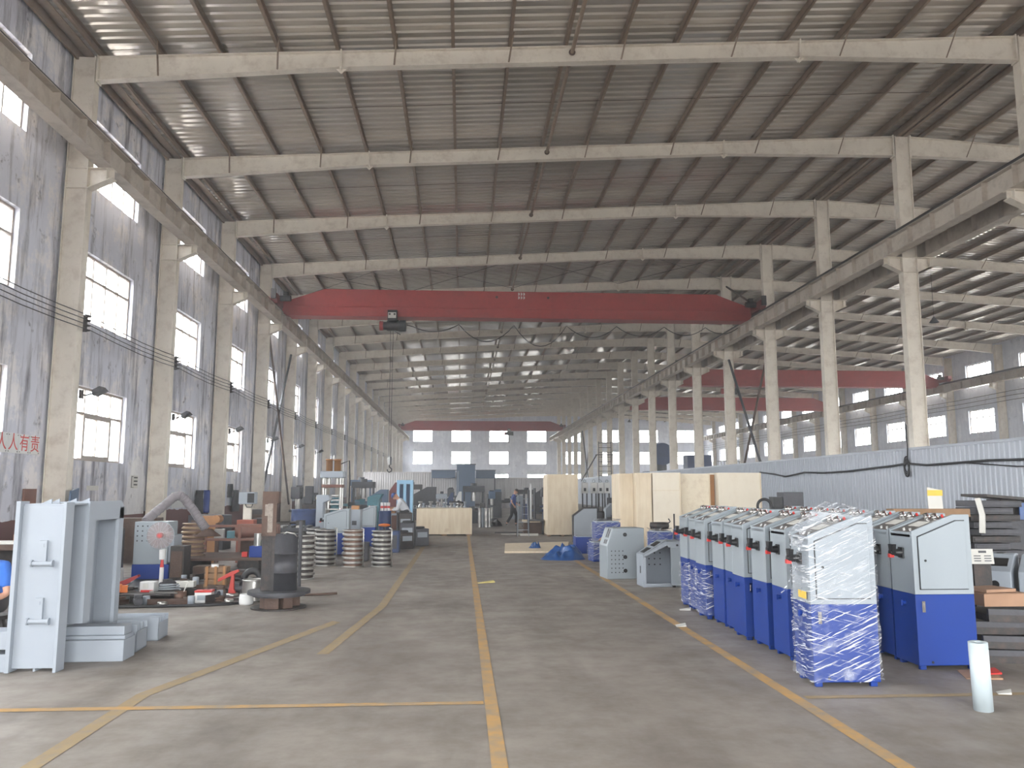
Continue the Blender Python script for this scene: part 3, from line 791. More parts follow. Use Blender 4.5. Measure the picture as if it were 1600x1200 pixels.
MS = Matrix.Translation((0, 0, .60)) @ Matrix.Rotation(-math.atan2(.33, .12), 4, 'Y')
sl = MB()
for a, b in ((.04, .12), (.16, .33)):
    for y in (.1, .22): sl.bx(a, b, y, y+.07, .0, .004, MS)
sl.build('panel_slots', BLACKP, t)
t = thing('open_enclosure', 'grey steel enclosure with open front and hinged door, holes in its back wall', 'cabinet', (3.09, 14.0, 0), .04)
pr = [(0, 0), (0, .54), (.38, .77), (.70, .77), (.70, 0)]
b = shell_box(pr, .45, .012, True)
b.bx(.012, .05, 0, .012, .012, .5).bx(.05, .66, 0, .012, .0, .06).bx(.44, .70, 0, .012, .66, .77).prism([(0, .5), (0, .54), (.38, .77), (.44, .77), (.44, .70)], 'y', 0, .012)
b.build('body', GREY2, t)
h = MB()
for r in range(3):
    for c in range(3): h.cyl((.22+.1*c, .43, .34+.1*r), (.22+.1*c, .437, .34+.1*r), .013, n=10)
h.build('vent_holes', BLACKP, t)
MB().bx(.47, .87, -.06, -.03, .03, .67).build('door', GREY, t, .006)
MS = Matrix.Translation((0, 0, .54)) @ Matrix.Rotation(-math.atan2(.23, .38), 4, 'Y')
MB().bx(.05, .2, .1, .36, .0, .004, MS).bx(.26, .4, .1, .36, .0, .004, MS).build('panel_slots', BLACKP, t)
MB().bx(-.004, .001, .16, .22, .22, .34).build('cable_slot', BLACKP, t)
MB().cyl((.60, -.02, .70), (.60, 0, .70), .018, n=10).build('lock', BLACKP, t)
MB().bx(.5, .54, -.06, -.02, .0, .03).build('door_stop', BLACKP, t)

# blue tarpaulin heap
from mathutils import noise as mnoise
def heap(name, mat, cx, cy_, rx, ry, h, seed, amp, label, cat, grp=None):
    m = MB(); n, k = 72, 22; v = []; so = Vector((seed*3.7, seed*1.3, 0))
    for j in range(k+1):
        a = j/k
        for i in range(n):
            t = 2*PI*i/n; r = (1-a)+.01
            out = 1+.28*mnoise.noise(Vector((math.cos(t)*1.3, math.sin(t)*1.3, seed)))
            x = r*out*math.cos(t); y = r*out*math.sin(t)
            q = Vector((x*1.6, y*1.6, 0))+so
            n1 = mnoise.noise(q*.8); n2 = mnoise.noise(q*1.1+Vector((5, 9, 0)))
            rid = 1-abs(math.sin(2.6*x+1.3*y+3*n1)); rid2 = 1-abs(math.sin(2.4*y-4.2*x+3.5*n2))
            env = min(1, (1-r)*2.4)
            z = h*env*(.30+.26*x+.34*rid+.24*rid2+.3*n1)
            v.append((cx+rx*x, cy_+ry*y, max(0.0, z)))
    f = [(j*n+i, j*n+(i+1) % n, (j+1)*n+(i+1) % n, (j+1)*n+i) for j in range(k) for i in range(n)]
    f.append(tuple(k*n+i for i in range(n)))
    o = m.add(v, f, True).build(name, mat); tag(o, label, cat, grp); return o
heap('tarpaulin', TARP, 2.38, 19.8, .56, .5, .46, 5, .16, 'crumpled blue tarpaulin heaped on the floor', 'tarp')
o = MB().add([(1.12, 21.6, .05), (2.75, 21.6, .05), (3.3, 25.4, .05), (1.3, 24.8, .05), (1.12, 21.6, .0), (2.75, 21.6, .0), (3.3, 25.4, .0), (1.3, 24.8, .0)],
             [(0,1,2,3), (7,6,5,4), (4,5,1,0), (5,6,2,1), (6,7,3,2), (7,4,0,3)]).build('plywood_sheet', PLY)
tag(o, 'bare plywood sheet lying on the floor behind the blue tarpaulin', 'board')
heap('rag', TARP, 2.0, 22.8, .16, .2, .2, 9, .25, 'small blue rag lying on the plywood sheet', 'cloth').location.z = .05
# film-wrapped blue bases
def bundle(x, y, W, D, H, seed, label, rz=0, film=True):
    t = thing('blue_base_box', label, 'box', (x, y, 0), rz, 'blue boxes beyond the enclosures')
    MB().bx(0, W, 0, D, 0, H).build('body', BLUE, t, .015)
    MB().bx(.03, W-.03, .03, D-.03, H, H+.03).build('lid', GREY2, t)
    if film:
        m = film_band(.05, H, W, D, seed)
        heapv = []; rnd = random.Random(seed+50)
        n = 9
        for j in range(n):
            for i in range(n): heapv.append((-.02+(W+.04)*i/(n-1), -.02+(D+.03)*j/(n-1), H+.035+rnd.uniform(0, .06)))
        m.add(heapv, [(j*n+i, j*n+i+1, (j+1)*n+i+1, (j+1)*n+i) for j in range(n-1) for i in range(n-1)], True)
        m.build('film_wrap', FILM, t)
    return t
bundle(3.02, 18.9, .62, .5, .42, 1, 'low blue box with loose film and cardboard beside the blue tarpaulin', .1)
heap('cardboard_scrap', CARD, 3.35, 19.12, .2, .2, .10, 21, .2, 'torn cardboard on the low blue box by the tarpaulin', 'cardboard').location.z = .47
bundle(2.95, 21.3, .5, .5, .42, 2, 'dark blue box behind the tarpaulin near the tall crate', 0, False)
t = bundle(3.3, 20.2, .62, .5, .84, 3, 'tall blue box under cloudy film behind the low film-wrapped one', .05)
bundle(4.05, 17.4, .45, .5, .74, 4, 'film-wrapped blue box just behind the grey enclosure with grommets')
bundle(4.55, 17.1, .5, .5, .80, 5, 'film-wrapped blue box second behind the grey enclosures')
bundle(5.10, 16.8, .5, .5, .74, 6, 'film-wrapped blue box behind the cabinet row end')
o = MB().lathe([(0, .0), (.19, .0), (.21, .06), (.2, .14), (.17, .14), (.16, .04), (0, .04)], n=24).build('iron_pot', DARK); o.location = (3.92, 17.62, .77)
o.location = (4.27, 17.66, .80); tag(o, 'dark iron basin on top of the film-wrapped blue boxes', 'pot')
MB().tube([(.17, 0, .1), (.24, 0, .16), (.2, 0, .22)], .015, 6).build('handle', DARK, o)
o = MB().cyl((4.62, 17.75, .0), (4.62, 17.75, 1.12), .018, n=8).build('steel_rod', DARK); tag(o, 'thin upright dark rod behind the grey open enclosure', 'rod')

# plywood crates standing upright
def crate(x, y, W, D, H, label, rz=0, seam=None, grp='tall plywood crates', mt=None):
    t = thing('plywood_crate', label, 'crate', (x, y, 0), rz, grp)
    m = MB().bx(0, W, 0, D, .05, H)
    m.build('case', mt or PLY, t)
    b = MB()
    for k in (0, .45, .9): b.bx(W*k, W*k+W*.1, 0, D, 0, .05)
    b.build('skid', WOODD, t)
    bt = MB()
    if seam: bt.bx(0, W, -.012, -.002, seam-.006, seam+.006)
    bt.bx(W-.02, W+.012, -.012, .03, .05, H).build('corner_batten', PLY, t)
    return t
crate(-1.62, 29.8, 1.98, 1.6, .96, 'long low plywood crate across the aisle on the left', 0, None, None)
crate(3.04, 29.15, 1.08, 1.5, 2.18, 'tall plywood crate nearest the walking man', 0, 1.02)
crate(4.33, 22.4, .36, 1.2, 2.08, 'narrow plywood crate at the left end of the right-hand crate row', 0)
crate(4.71, 22.0, .40, 1.2, 2.09, 'slim plywood crate with wavy grain, second in the right-hand row')
crate(5.16, 22.0, .76, 1.2, 2.10, 'wide smooth plywood crate third in the right-hand row', .025, 1.62, 'tall plywood crates', PLYS)
crate(6.02, 22.3, .80, 1.2, 2.08, 'plywood crate with dark knots, fourth in the right-hand row', 0, None, 'tall plywood crates', PLYK)
o = None
crate(6.97, 22.0, 1.18, 1.2, 2.10, 'widest speckled plywood crate at the right end of the row', 0, None, 'tall plywood crates', PLYS)
o = MB().bx(6.83, 6.95, 22.3, 22.4, 0, 2.05).build('wooden_post', COPPER); tag(o, 'brown wooden post between the last two plywood crates', 'post')

# white tube, floor scraps
t = MB().lathe([(.062, 0), (.068, .0), (.068, .50), (.02, .50), (.02, .48), (0.001, .48)], n=24).build('film_roll', TUBEW)
t.location = (3.93, 6.17, .0); t.rotation_euler = (.05, -.05, 0); t.location.z = .004
tag(t, 'white roll of film standing on the floor in front of the right cabinet', 'roll')
def scrap(pts, z, mat, label, cat='scrap', nm='paper_scrap'):
    n = len(pts); o = MB().add([(x, y, z+.012*((i*7) % 3)) for i, (x, y) in enumerate(pts)]+[(x, y, z-.003) for x, y in pts], [tuple(range(n)), tuple(range(2*n-1, n-1, -1))]+[(i, i+n, (i+1) % n+n, (i+1) % n) for i in range(n)]).build(nm, mat)
    return tag(o, label, cat)
scrap([(4.42, 7.15), (4.72, 7.1), (4.8, 7.4), (4.55, 7.5)], .006, CARD, 'torn cardboard piece on the floor beside the white roll', 'cardboard', 'cardboard_scrap')
scrap([(4.55, 7.2), (4.78, 7.2), (4.82, 7.36), (4.6, 7.38)], .03, REDP, 'red printed packaging scrap on the cardboard by the white roll', 'packaging', 'packaging_scrap')
scrap([(4.7, 6.55), (5.2, 6.5), (5.25, 6.6), (4.75, 6.66)], .006, CARD, 'flat brown cardboard strip on the floor at the right edge', 'cardboard', 'cardboard_scrap')
scrap([(4.35, 6.62), (4.45, 6.6), (4.5, 6.68), (4.38, 6.7)], .006, PAPER, 'white paper scrap on the floor near the right edge', 'paper')
scrap([(.30, 14.7), (.60, 14.85), (.58, 15.0), (.29, 14.85)], .006, plain('pale_yellow_card', srgb(206, 190, 120), .8), 'pale yellow strip lying beside the middle floor line', 'paper')
scrap([(2.60, 10.0), (2.72, 10.0), (2.74, 10.12), (2.62, 10.14)], .006, PAPER, 'white scrap on the right yellow floor line', 'paper')
scrap([(3.0, 11.35), (3.14, 11.3), (3.18, 11.42), (3.02, 11.44)], .006, PAPER, 'shred of white film on the floor by the last cabinet', 'film')
# small stones and litter
# dark parts at the right edge
def slab(name, mat, x, y, z, L, W, H, rz, label, cat, grp):
    # bowed steel tray with lips
    t = thing(name, label, cat, (x, y, z), rz, grp)
    m = MB(); n = 8
    for i in range(n):
        a, b = i/n, (i+1)/n; fa, fb = .16*math.sin(PI*a)*W, .16*math.sin(PI*b)*W
        v = [(L*a, -fa, 0), (L*b, -fb, 0), (L*b, W, 0), (L*a, W, 0), (L*a, -fa, H*.55), (L*b, -fb, H*.55), (L*b, W, H*.55), (L*a, W, H*.55)]
        m.add(v, [(3,2,1,0), (4,5,6,7), (0,1,5,4), (2,3,7,6)]+([(3,0,4,7)] if i == 0 else [])+([(1,2,6,5)] if i == n-1 else []))
    m.build('plate', mat, t)
    r = MB()
    for i in range(n):
        a, b = i/n, (i+1)/n; fa, fb = .16*math.sin(PI*a)*W, .16*math.sin(PI*b)*W
        v = [(L*a, -fa, H*.55), (L*b, -fb, H*.55), (L*b, -fb+.03, H*.55), (L*a, -fa+.03, H*.55), (L*a, -fa, H), (L*b, -fb, H), (L*b, -fb+.03, H), (L*a, -fa+.03, H)]
        r.add(v, [(4,5,6,7), (0,1,5,4), (2,3,7,6)]+([(3,0,4,7)] if i == 0 else [])+([(1,2,6,5)] if i == n-1 else []))
    r.build('rim', DARKB, t); return t
for i, (dx, dy, z, rz, lab) in enumerate(((0, 0, 0, .02, 'bottom tray with blue paint marks'), (.03, .05, .125, -.04, 'second tray from the floor'), (.0, .1, .25, .05, 'third tray from the floor'), (.1, .05, .375, -.03, 'topmost tray under the cardboard'))):
    slab('steel_tray', DARK, 5.02+dx, 7.8+dy, z, 1.3, .55, .12, rz, 'black bowed steel tray stacked at the right edge, '+lab, 'tray', 'black trays at the right edge')
o = MB().bx(0, .5, 0, .4, 0, .12).bx(.02, .48, .02, .38, .12, .125).build('cardboard_box', CARD, None, .004); o.location = (5.15, 7.95, .502); tag(o, 'flattened brown cardboard box on top of the black trays', 'cardboard')
o = MB().bx(0, .36, 0, .3, 0, .03).build('cardboard_sheet', CARD); o.location = (5.2, 7.98, .632); o.rotation_euler = (0, 0, .2); tag(o, 'loose cardboard sheet on the flattened box at the right', 'cardboard')
def holed_box(x, y, label, rz=0):
    t = thing('holed_housing', label, 'housing', (x, y, 0), rz, 'grey housings at the right edge')
    MB().prism([(0, .40), (0, .70), (.36, .88), (.62, .88), (.62, .40)], 'x', 0, .34).build('body', GREY2, t, .012)
    MB().cyl((.17, -.004, .55), (.17, .002, .55), .045, n=18).build('port', BLACKP, t)
    ms = Matrix.Translation((0, 0, .70)) @ Matrix.Rotation(math.atan2(.18, .36), 4, 'X')
    MB().bx(.05, .29, .12, .30, 0, .004, ms).build('slot', BLACKP, t)
    for q in (.44, .56): MB().cyl((.17, q, .88), (.17, q, .884), .045, n=16).build('port', BLACKP, t)
    MB().bx(.02, .32, .02, .6, 0, .40).build('pallet_block', DARK, t)
holed_box(6.10, 9.5, 'grey sheet-metal housing with round ports, left one beside the blue cabinet', -.75)
holed_box(6.42, 9.25, 'grey sheet-metal housing with round ports, right one at the picture edge', -.75)
# stacks of dark bars farther back
k = 0
for i in range(9):
    z = .62+.098*i; w_ = .62+.10*math.sin(i*2.4)
    o = MB().bx(0, w_, 0, .5, 0, .085).bx(.02, w_-.02, -.012, .0, .02, .07).build('steel_bar', DARKB if i % 3 else DARK, None, .008); o.location = (7.15+.07*math.sin(i*1.9), 11.1+.03*(i % 2), z-.0)
    tag(o, 'dark square steel bar in the tall stack by the partition, %s from the bottom' % ORD[i], 'steel bar', 'dark steel bars at the right')
o = MB().bx(7.0, 8.0, 11.02, 11.7, 0, .6).bx(7.0, 8.0, 10.99, 11.0, .1, .14).build('steel_block', DARKB, None, .02); tag(o, 'dark steel block carrying the stack of bars by the partition', 'block')
t = thing('wide_plate_stack', 'dark blue-grey panel bundle right of the bar stack', 'panel', (7.95, 11.9, 0))
MB().bx(0, 1.6, 0, .5, 0, 1.2).build('bundle', DARKB, t, .02); MB().bx(-.3, 1.4, -.15, .5, 1.52, 1.56, Matrix.Rotation(.08, 4, 'Y')).build('top_sheet', DARK, t); MB().bx(.4, 1.5, -.02, .0, 1.2, 1.45).build('blue_sheet', TARP, t); MB().bx(.2, 1.5, .1, .45, 1.2, 1.5).build('packing', DARK, t)
t = thing('instruction_sign', 'white paper sign with a small table propped in front of the dark bars', 'sign', (5.98, 9.2, .80), -.05)
MB().bx(-.13, .13, 0, .006, .0, .17, Matrix.Rotation(-.12, 4, 'X')).build('board', PAPER, t)
s = MB()
for r in range(3):
    for c in range(2): s.bx(-.1+.12*c, -.02+.12*c, -.004, -.001, .03+.028*r, .04+.028*r, Matrix.Rotation(-.12, 4, 'X'))
s.bx(-.04, .05, -.004, -.001, .125, .15, Matrix.Rotation(-.12, 4, 'X')).build('printed_rows', DARKB, t)
MB().bx(-.1, .1, .02, .06, -.80, .0).build('stand', DARK, t)
o = MB().add([(8.14, 13.39, 1.28), (8.36, 13.39, 1.28), (8.33, 13.39, 1.66), (8.13, 13.39, 1.70), (8.14, 13.4, 1.28), (8.36, 13.4, 1.28), (8.33, 13.4, 1.66), (8.13, 13.4, 1.70)], [(0,1,2,3), (7,6,5,4), (0,4,5,1), (1,5,6,2), (2,6,7,3), (3,7,4,0)]).build('packing_bag', PAPER)
o.location = (-1.6, -2.2, -.02); tag(o, 'pale paper bag with a yellow top standing on the beam behind the right cabinet', 'bag')
MB().bx(8.13, 8.35, 13.385, 13.389, 1.58, 1.66).build('yellow_band', YELLOW, o)
o = MB().bx(6.0, 7.05, 11.15, 11.25, 0, 1.27).bx(5.98, 7.08, 11.1, 11.3, 1.27, 1.38).build('wooden_beam', WOODD); tag(o, 'weathered beam rack standing behind the right cabinet', 'rack')
o = MB().tube([(7.2, 11.1, 1.52), (7.2, 11.02, 1.3), (7.17, 11.0, 1.05)], .045, 4).build('strap', PAPER); tag(o, 'pale webbing strap hanging over the stack of dark bars', 'strap')
# motors and coils seen over the cabinet row
t = thing('motor_unit', 'dark switch box and hose ring seen over the cabinet row by the partition', 'motor', (5.3, 14.0, 0))
MB().bx(-.3, .75, -.2, .3, 0, 1.32).build('stand', DARKB, t); MB().bx(.24, .6, -.1, .2, 1.32, 1.60).build('box', DARKB, t, .01); MB().bx(.06, .22, -.1, .1, 1.32, 1.52).build('small_box', BLACKP, t); MB().torus((-.1, -.1, 1.36), .12, .025, 'y').build('hose_ring', CABLE, t)
# cable clipped along the partition top with a hanging coil
o = MB().tube([(13.36, y, z) for y, z in ((36.1, 2.41), (34.5, 2.3), (33.2, 2.17), (32.2, 2.24), (31.3, 2.31), (29.5, 2.25), (27.6, 2.27), (26, 2.33), (24.7, 2.37), (23.9, 2.42), (22.8, 2.34), (21.4, 2.36), (20, 2.38), (18.8, 2.36), (16, 2.38), (13.5, 2.4))], .035, 6).build('power_cable', CABLE)
MB().tube([(13.34, 23.86+.13*math.cos(a), 2.2+.22*math.sin(a)+.01*a) for a in [i*.35 for i in range(60)]], .025, 6).build('coil', CABLE, o)
MB().tube([(13.34, 23.8, 2.45), (13.34, 23.75, 2.9), (13.34, 23.75, 3.6)], .02, 6).build('drop', CABLE, o)
MB().tube([(13.37, 21, 2.35), (13.37, 19, 2.2), (13.37, 16, 2.15), (13.37, 13.5, 2.1)], .018, 6).build('branch', CABLE, o)
tag(o, 'thick black cable clipped along the corrugated partition with a hanging coil', 'cable')
# ------------------------------------------------------------------ left side, front to back
# tall grey machine frame
t = thing('press_weldment', 'tall light-grey welded press body standing at the left foreground', 'machine frame', (0, 0, 0))
MB().bx(-4.08, -3.69, 7.95, 7.965, .03, 1.50).build('front_plate', GREY2, t, .004)
MB().bx(-4.12, -4.08, 7.90, 8.06, 0, 1.54).bx(-3.695, -3.665, 7.90, 8.06, 0, 1.53).build('edge_flange', GREY2, t, .004)
MB().bx(-3.90, -3.88, 7.97, 8.38, .0, 1.5).build('web_plate', GREY2, t)
MB().bx(-4.08, -3.70, 8.38, 8.40, .36, 1.53).bx(-3.70, -3.66, 8.37, 8.52, .36, 1.53).bx(-3.92, -3.70, 8.50, 8.52, .36, 1.53).build('middle_flange', GREY2, t)
fr = MB()
fr.bx(-3.70, -3.66, 9.09, 9.20, 0, 1.46).prism([(8.52, 1.34), (9.20, 1.34), (9.20, 1.46), (9.12, 1.53), (8.52, 1.53)], 'x', -3.70, -3.66)
fr.bx(-4.08, -3.70, 9.16, 9.20, 0, 1.46).bx(-3.92, -3.90, 8.40, 9.18, .0, 1.5).bx(-4.1, -4.06, 8.4, 9.2, 0, 1.5)
fr.build('rear_portal', GREY2, t)
tp = MB().bx(-4.1, -3.68, 7.97, 9.18, 1.50, 1.515)
for y in (8.1, 8.25, 8.6, 8.9): tp.prism([(-4.0, 1.515), (-3.9, 1.515), (-3.9, 1.56)], 'y', y, y+.015)
tp.build('top_plate', GREY2, t)
def hasp(p, ax):
    m = MB()
    if ax == 'y':
        x, y, z = p; m.bx(x-.035, x+.035, y-.03, y, z, z+.2).bx(x-.012, x+.012, y-.036, y-.03, z+.14, z+.17).cyl((x-.085, y-.02, z-.01), (x+.085, y-.02, z-.01), .022, n=12).cyl((x-.1, y-.02, z-.01), (x-.085, y-.02, z-.01), .032, n=12).cyl((x+.085, y-.02, z-.01), (x+.1, y-.02, z-.01), .032, n=12)
    else:
        x, y, z = p; m.bx(x, x+.03, y-.03, y+.03, z, z+.2).cyl((x+.02, y-.085, z-.01), (x+.02, y+.085, z-.01), .022, n=12)
    return m
for z in (.98, .46): hasp((-3.865, 7.95, z), 'y').build('latch', GREY2, t)
for z in (1.0, .5): hasp((-3.88, 8.2, z), 'x').build('latch', GREY2, t)
for z in (1.02, .52):
    m = hasp((-3.90, 8.72, z), 'x'); m.build('latch', GREY2, t)
o = MB().bx(-4.45, -4.13, 7.94, 8.2, 0, .16).bx(-4.45, -4.13, 7.94, 8.2, .2, .36).build('steel_channel', GREY2, None, .006); tag(o, 'short grey steel channel lying left of the tall machine frame', 'steel channel')
# grey weldments on the floor before it
t = thing('long_cover', 'long low grey cover box on the floor before the machine frame', 'steel box', (-3.86, 8.36, 0), .02)
MB().bx(0, .60, 0, .30, 0, .20).build('body', GREY2, t, .006); MB().bx(.02, .59, .05, .28, .20, .235).bx(.02, .57, .08, .27, .235, .32).build('raised_ledge', GREY2, t, .006)
def tray(x, y, z, L, W, H, rz, label):
    t = thing('steel_trough', label, 'trough', (x, y, z), rz, 'grey troughs by the machine frame')
    m = MB().bx(0, L, 0, W, 0, .012).bx(0, L, 0, .012, 0, H).bx(0, L, W-.012, W, 0, H).bx(0, .012, 0, W, 0, H).bx(L-.012, L, 0, W, 0, H*.75)
    m.build('body', GREY2, t); MB().prism([(L-.13, H), (L-.01, H), (L-.01, H*.6)], 'y', .1, .112).prism([(L-.13, H), (L-.01, H), (L-.01, H*.6)], 'y', W-.13, W-.118).build('gusset', GREY2, t)
tray(-3.63, 8.80, 0, .32, .34, .27, .06, 'grey open steel trough directly behind the long cover box')
tray(-3.98, 9.42, 0, .66, .36, .25, .06, 'grey open steel trough farther back, tilted lid towards the aisle')
# work mat of plates with tools
def put(o, label, cat, grp=None): return tag(o, label, cat, grp)
o = MB().bx(-6.3, -5.05, 12.5, 13.4, .10, .13).bx(-6.2, -5.2, 12.7, 13.2, 0, .10).build('steel_slab', DARK, None, .006); put(o, 'dark steel slab on blocks behind the machine frame', 'slab')
o = MB().bx(-5.0, -4.25, 12.5, 13.7, .10, .13).bx(-4.9, -4.4, 12.7, 13.4, 0, .10).build('steel_slab', DARK, None, .006); put(o, 'dark steel slab under the white box and loose tools', 'slab')
o = MB().add([(-6.4, 12.15, .004), (-3.3, 12.2, .004), (-3.1, 13.4, .004), (-3.3, 16.0, .004), (-6.6, 16.2, .004), (-6.4, 12.15, -.001), (-3.3, 12.2, -.001), (-3.1, 13.4, -.001), (-3.3, 16.0, -.001), (-6.6, 16.2, -.001)], [(0,1,2,3,4), (9,8,7,6,5), (0,5,6,1), (1,6,7,2), (2,7,8,3), (3,8,9,4), (4,9,5,0)]).build('rubber_mat', DARK)
put(o, 'oil-dark mat on the floor under the scattered parts at the left', 'mat')
o = MB().tube([(-6.4, 12.05, .04), (-5.5, 11.9, .03), (-4.6, 12.0, .02), (-3.6, 12.12, .02), (-3.2, 12.3, .02)], .02, 6).build('hose', CABLE); put(o, 'black hose lying along the edge of the oily mat', 'hose')
# fume cabinet with arm and fan
t = thing('fume_cabinet', 'grey and blue punched cabinet with a bent suction duct at the left', 'cabinet', (-6.08, 15.8, 0))
MB().bx(0, .62, 0, .5, .27, 1.05).build('upper_body', GREY, t, .01); MB().bx(-.01, .66, -.01, .52, 0, .27).build('lower_body', BLUE, t, .01)
MB().bx(.62, .72, .03, .47, .3, .8).build('side_box', GREY2, t, .01)
h = MB()
for r in range(4):
    for c in range(3): h.cyl((.06+.09*c, -.004, .70+.09*r), (.06+.09*c, .001, .70+.09*r), .014, n=10)
h.build('vent_holes', BLACKP, t)
dp = [(.10, .3, 1.05), (.12, .4, 1.12), (.26, .7, 1.33), (.36, .9, 1.48), (.46, .95, 1.54), (.56, 1.0, 1.46), (.72, 1.1, 1.22), (.88, 1.15, .96), (.96, 1.15, .86)]
dn = []
for a, b in zip(dp, dp[1:]):
    for i in range(4): dn.append(tuple(a[q]+(b[q]-a[q])*i/4 for q in range(3)))
dn.append(dp[-1])
d = MB().tube(dn, .085, 14)
for i in range(0, len(dn)-1): d.torus((0, 0, 0), .085, .010, 'z', 14, 5, Matrix.Translation(dn[i]) @ (Vector(dn[i+1])-Vector(dn[i])).to_track_quat('Z', 'Y').to_matrix().to_4x4())
d.build('suction_duct', DUCT, t)
MB().lathe([(.08, .14), (.12, .1), (.26, .0), (.25, .0), (.1, .1)], (1.0, 1.15, .72), 20).build('hood', RUST, t)
t = thing('desk_fan', 'electric fan with a clear round guard on a white stem before the punched cabinet', 'fan', (-4.72, 13.45, .13))
MB().lathe([(.001, .0), (.10, .0), (.10, .03), (.04, .06), (.03, .06)], n=20).build('base', WHITEP, t)
MB().cyl((0, 0, .06), (0, 0, .30), .032, n=14).cyl((0, 0, .42), (0, 0, .58), .045, .05, n=14).build('stem', WHITEP, t)
MB().cyl((0, 0, .30), (0, 0, .42), .03, .02, n=12).build('collar', REDP, t)
fc = Matrix.Translation((-.02, -.08, .80)) @ Matrix.Rotation(PI/2, 4, 'X')
gd = MB().lathe([(.02, .06), (.12, .05), (.20, .02), (.215, 0), (.2, -.03), (.10, -.06), (.02, -.07)], n=32, M=fc).build('guard', FANP, t)
rg = MB().torus((0, 0, 0), .214, .008, 'z', 36, 6, fc)
for q in range(18):
    a = q*PI/9; rg.tube([(.05*math.cos(a), .05*math.sin(a), .058), (.2*math.cos(a), .2*math.sin(a), .025), (.214*math.cos(a), .214*math.sin(a), 0)], .002, 4, fc)
rg.build('guard_ring', GREY, gd)
bl_ = MB()
for q in range(3):
    a = q*2*PI/3; bl_.add([(.03*math.cos(a), .03*math.sin(a), -.01), (.17*math.cos(a-.35), .17*math.sin(a-.35), .012), (.18*math.cos(a+.2), .18*math.sin(a+.2), -.012), (.09*math.cos(a+.6), .09*math.sin(a+.6), -.018)], [(0,1,2,3)], True, fc)
bl_.build('fan_blades', FANP, t)
MB().cyl((0, 0, -.02), (0, 0, .05), .045, n=16, M=fc).build('hub', REDP, t)
MB().cyl((0, 0, -.16), (0, 0, -.02), .05, n=14, M=fc).build('fan_motor', WHITEP, t)
# bits on the slabs
def boxy(name, mat, x, y, z, d, rz, label, cat, bevel=.006, extra=None, grp=None):
    t = thing(name, label, cat, (x, y, z), rz, grp); MB().bx(-d[0]/2, d[0]/2, -d[1]/2, d[1]/2, 0, d[2]).build('body', mat, t, bevel)
    if extra: extra(t)
    return t
boxy('power_tool', ORANGE, -5.12, 12.75, .13, (.16, .12, .12), .2, 'orange boxy power tool on the dark slab', 'tool', .02, lambda t: (MB().cyl((.06, 0, .05), (.24, 0, .05), .028, n=10).build('tool_nose', DARK, t), MB().bx(.07, .16, -.04, .04, .0, .1).build('tool_grip', ORANGE, t)))
t = thing('red_welding_shield', 'red hand shield lying tilted behind the orange tool', 'shield', (-5.25, 13.25, .134), .15)
MB().prism([(-.24, 0), (.02, .02), (.26, .17), (.24, .2), (-.02, .1)], 'y', -.08, .08).build('plate', plain('dull_red', srgb(150, 44, 46), .5), t)
boxy('switch_box', WHITEP, -4.68, 12.85, .13, (.22, .16, .15), -.1, 'white switch box with a red foot among the tools', 'box', .01, lambda t: (MB().bx(-.08, .10, -.1, -.08, .0, .03).build('red_foot', REDP, t), MB().bx(-.06, .02, -.083, -.08, .05, .12).build('cover', PAPER, t)))
o = MB().tube([(.16*math.cos(a)*(1-.004*i), .13*math.sin(a), .012+.002*i) for i, a in enumerate([k*.4 for k in range(48)])], .008, 6).build('cable_coil', GREY); o.location = (-4.38, 12.85, .135); put(o, 'coil of grey cable beside the white switch box', 'cable')
o = MB().bx(-.22, .22, -.012, .012, 0, .02).bx(-.24, -.18, -.03, .03, 0, .03).build('wrench', BRIGHT); o.location = (-4.36, 12.6, .13); o.rotation_euler = (0, 0, -.3); put(o, 'bright spanner lying before the cable coil', 'tool')
boxy('white_carton', PAPER, -4.35, 13.4, .13, (.34, .16, .09), .05, 'flat white carton behind the cable coil', 'carton')
boxy('jerry_can', WHITEP, -6.08, 15.1, .0, (.2, .16, .27), .0, 'white square can on the floor left of the punched cabinet', 'can', .01, lambda t: (MB().cyl((.05, 0, .27), (.05, 0, .30), .025, n=10).build('cap', DARKB, t), MB().bx(-.07, .07, -.083, -.08, .05, .22).build('label_patch', PAPER, t)))
o = MB().bx(-.2, .2, -.16, .16, 0, .95).build('oily_barrel_stack', DARK, None, .03); o.location = (-6.42, 15.6, 0); put(o, 'black oily block stack left of the punched cabinet', 'scrap')
o = MB().bx(-.02, .16, -.1, .1, 0, .88).build('blue_sheet', BLUE, None, .01); o.location = (-6.28, 16.5, 0); put(o, 'blue panel peeping out behind the punched cabinet', 'panel')
# foreground parts: buckets, cans, crate, clamp, tyre
t = thing('paint_bucket', 'dented pinkish brown tin bucket with a stick at the mat edge', 'bucket', (-4.14, 12.62, .004)); MB().lathe([(.001, 0), (.085, 0), (.09, .15), (.082, .15), (.08, .02), (.001, .02)], n=20).build('can', BRONZE, t); MB().tube([(.0, 0, .02), (.10, .02, .30)], .008, 6).build('stick', PAPER, t)
t = boxy('battery_box', WHITEP, -3.77, 12.55, .004, (.24, .17, .15), .04, 'white printed box with a red lid at the mat edge', 'box', .006, lambda t: (MB().bx(-.123, .123, -.088, .088, .15, .175).build('lid', REDP, t), MB().bx(-.08, .08, -.0875, -.0855, .04, .11).build('print', GREY, t)))
t = thing('wooden_crate', 'small slatted wooden crate with a tin on top', 'crate', (-4.14, 14.45, .06), .06)
c = MB()
for z in (0, .1, .2): c.bx(-.18, .18, -.14, -.125, z, z+.085).bx(-.18, .18, .125, .14, z, z+.085).bx(-.18, -.165, -.125, .125, z, z+.085).bx(.165, .18, -.125, .125, z, z+.085)
c.bx(-.18, .18, -.14, .14, -.02, 0)
c.build('slats', WOODD, t); c = MB()
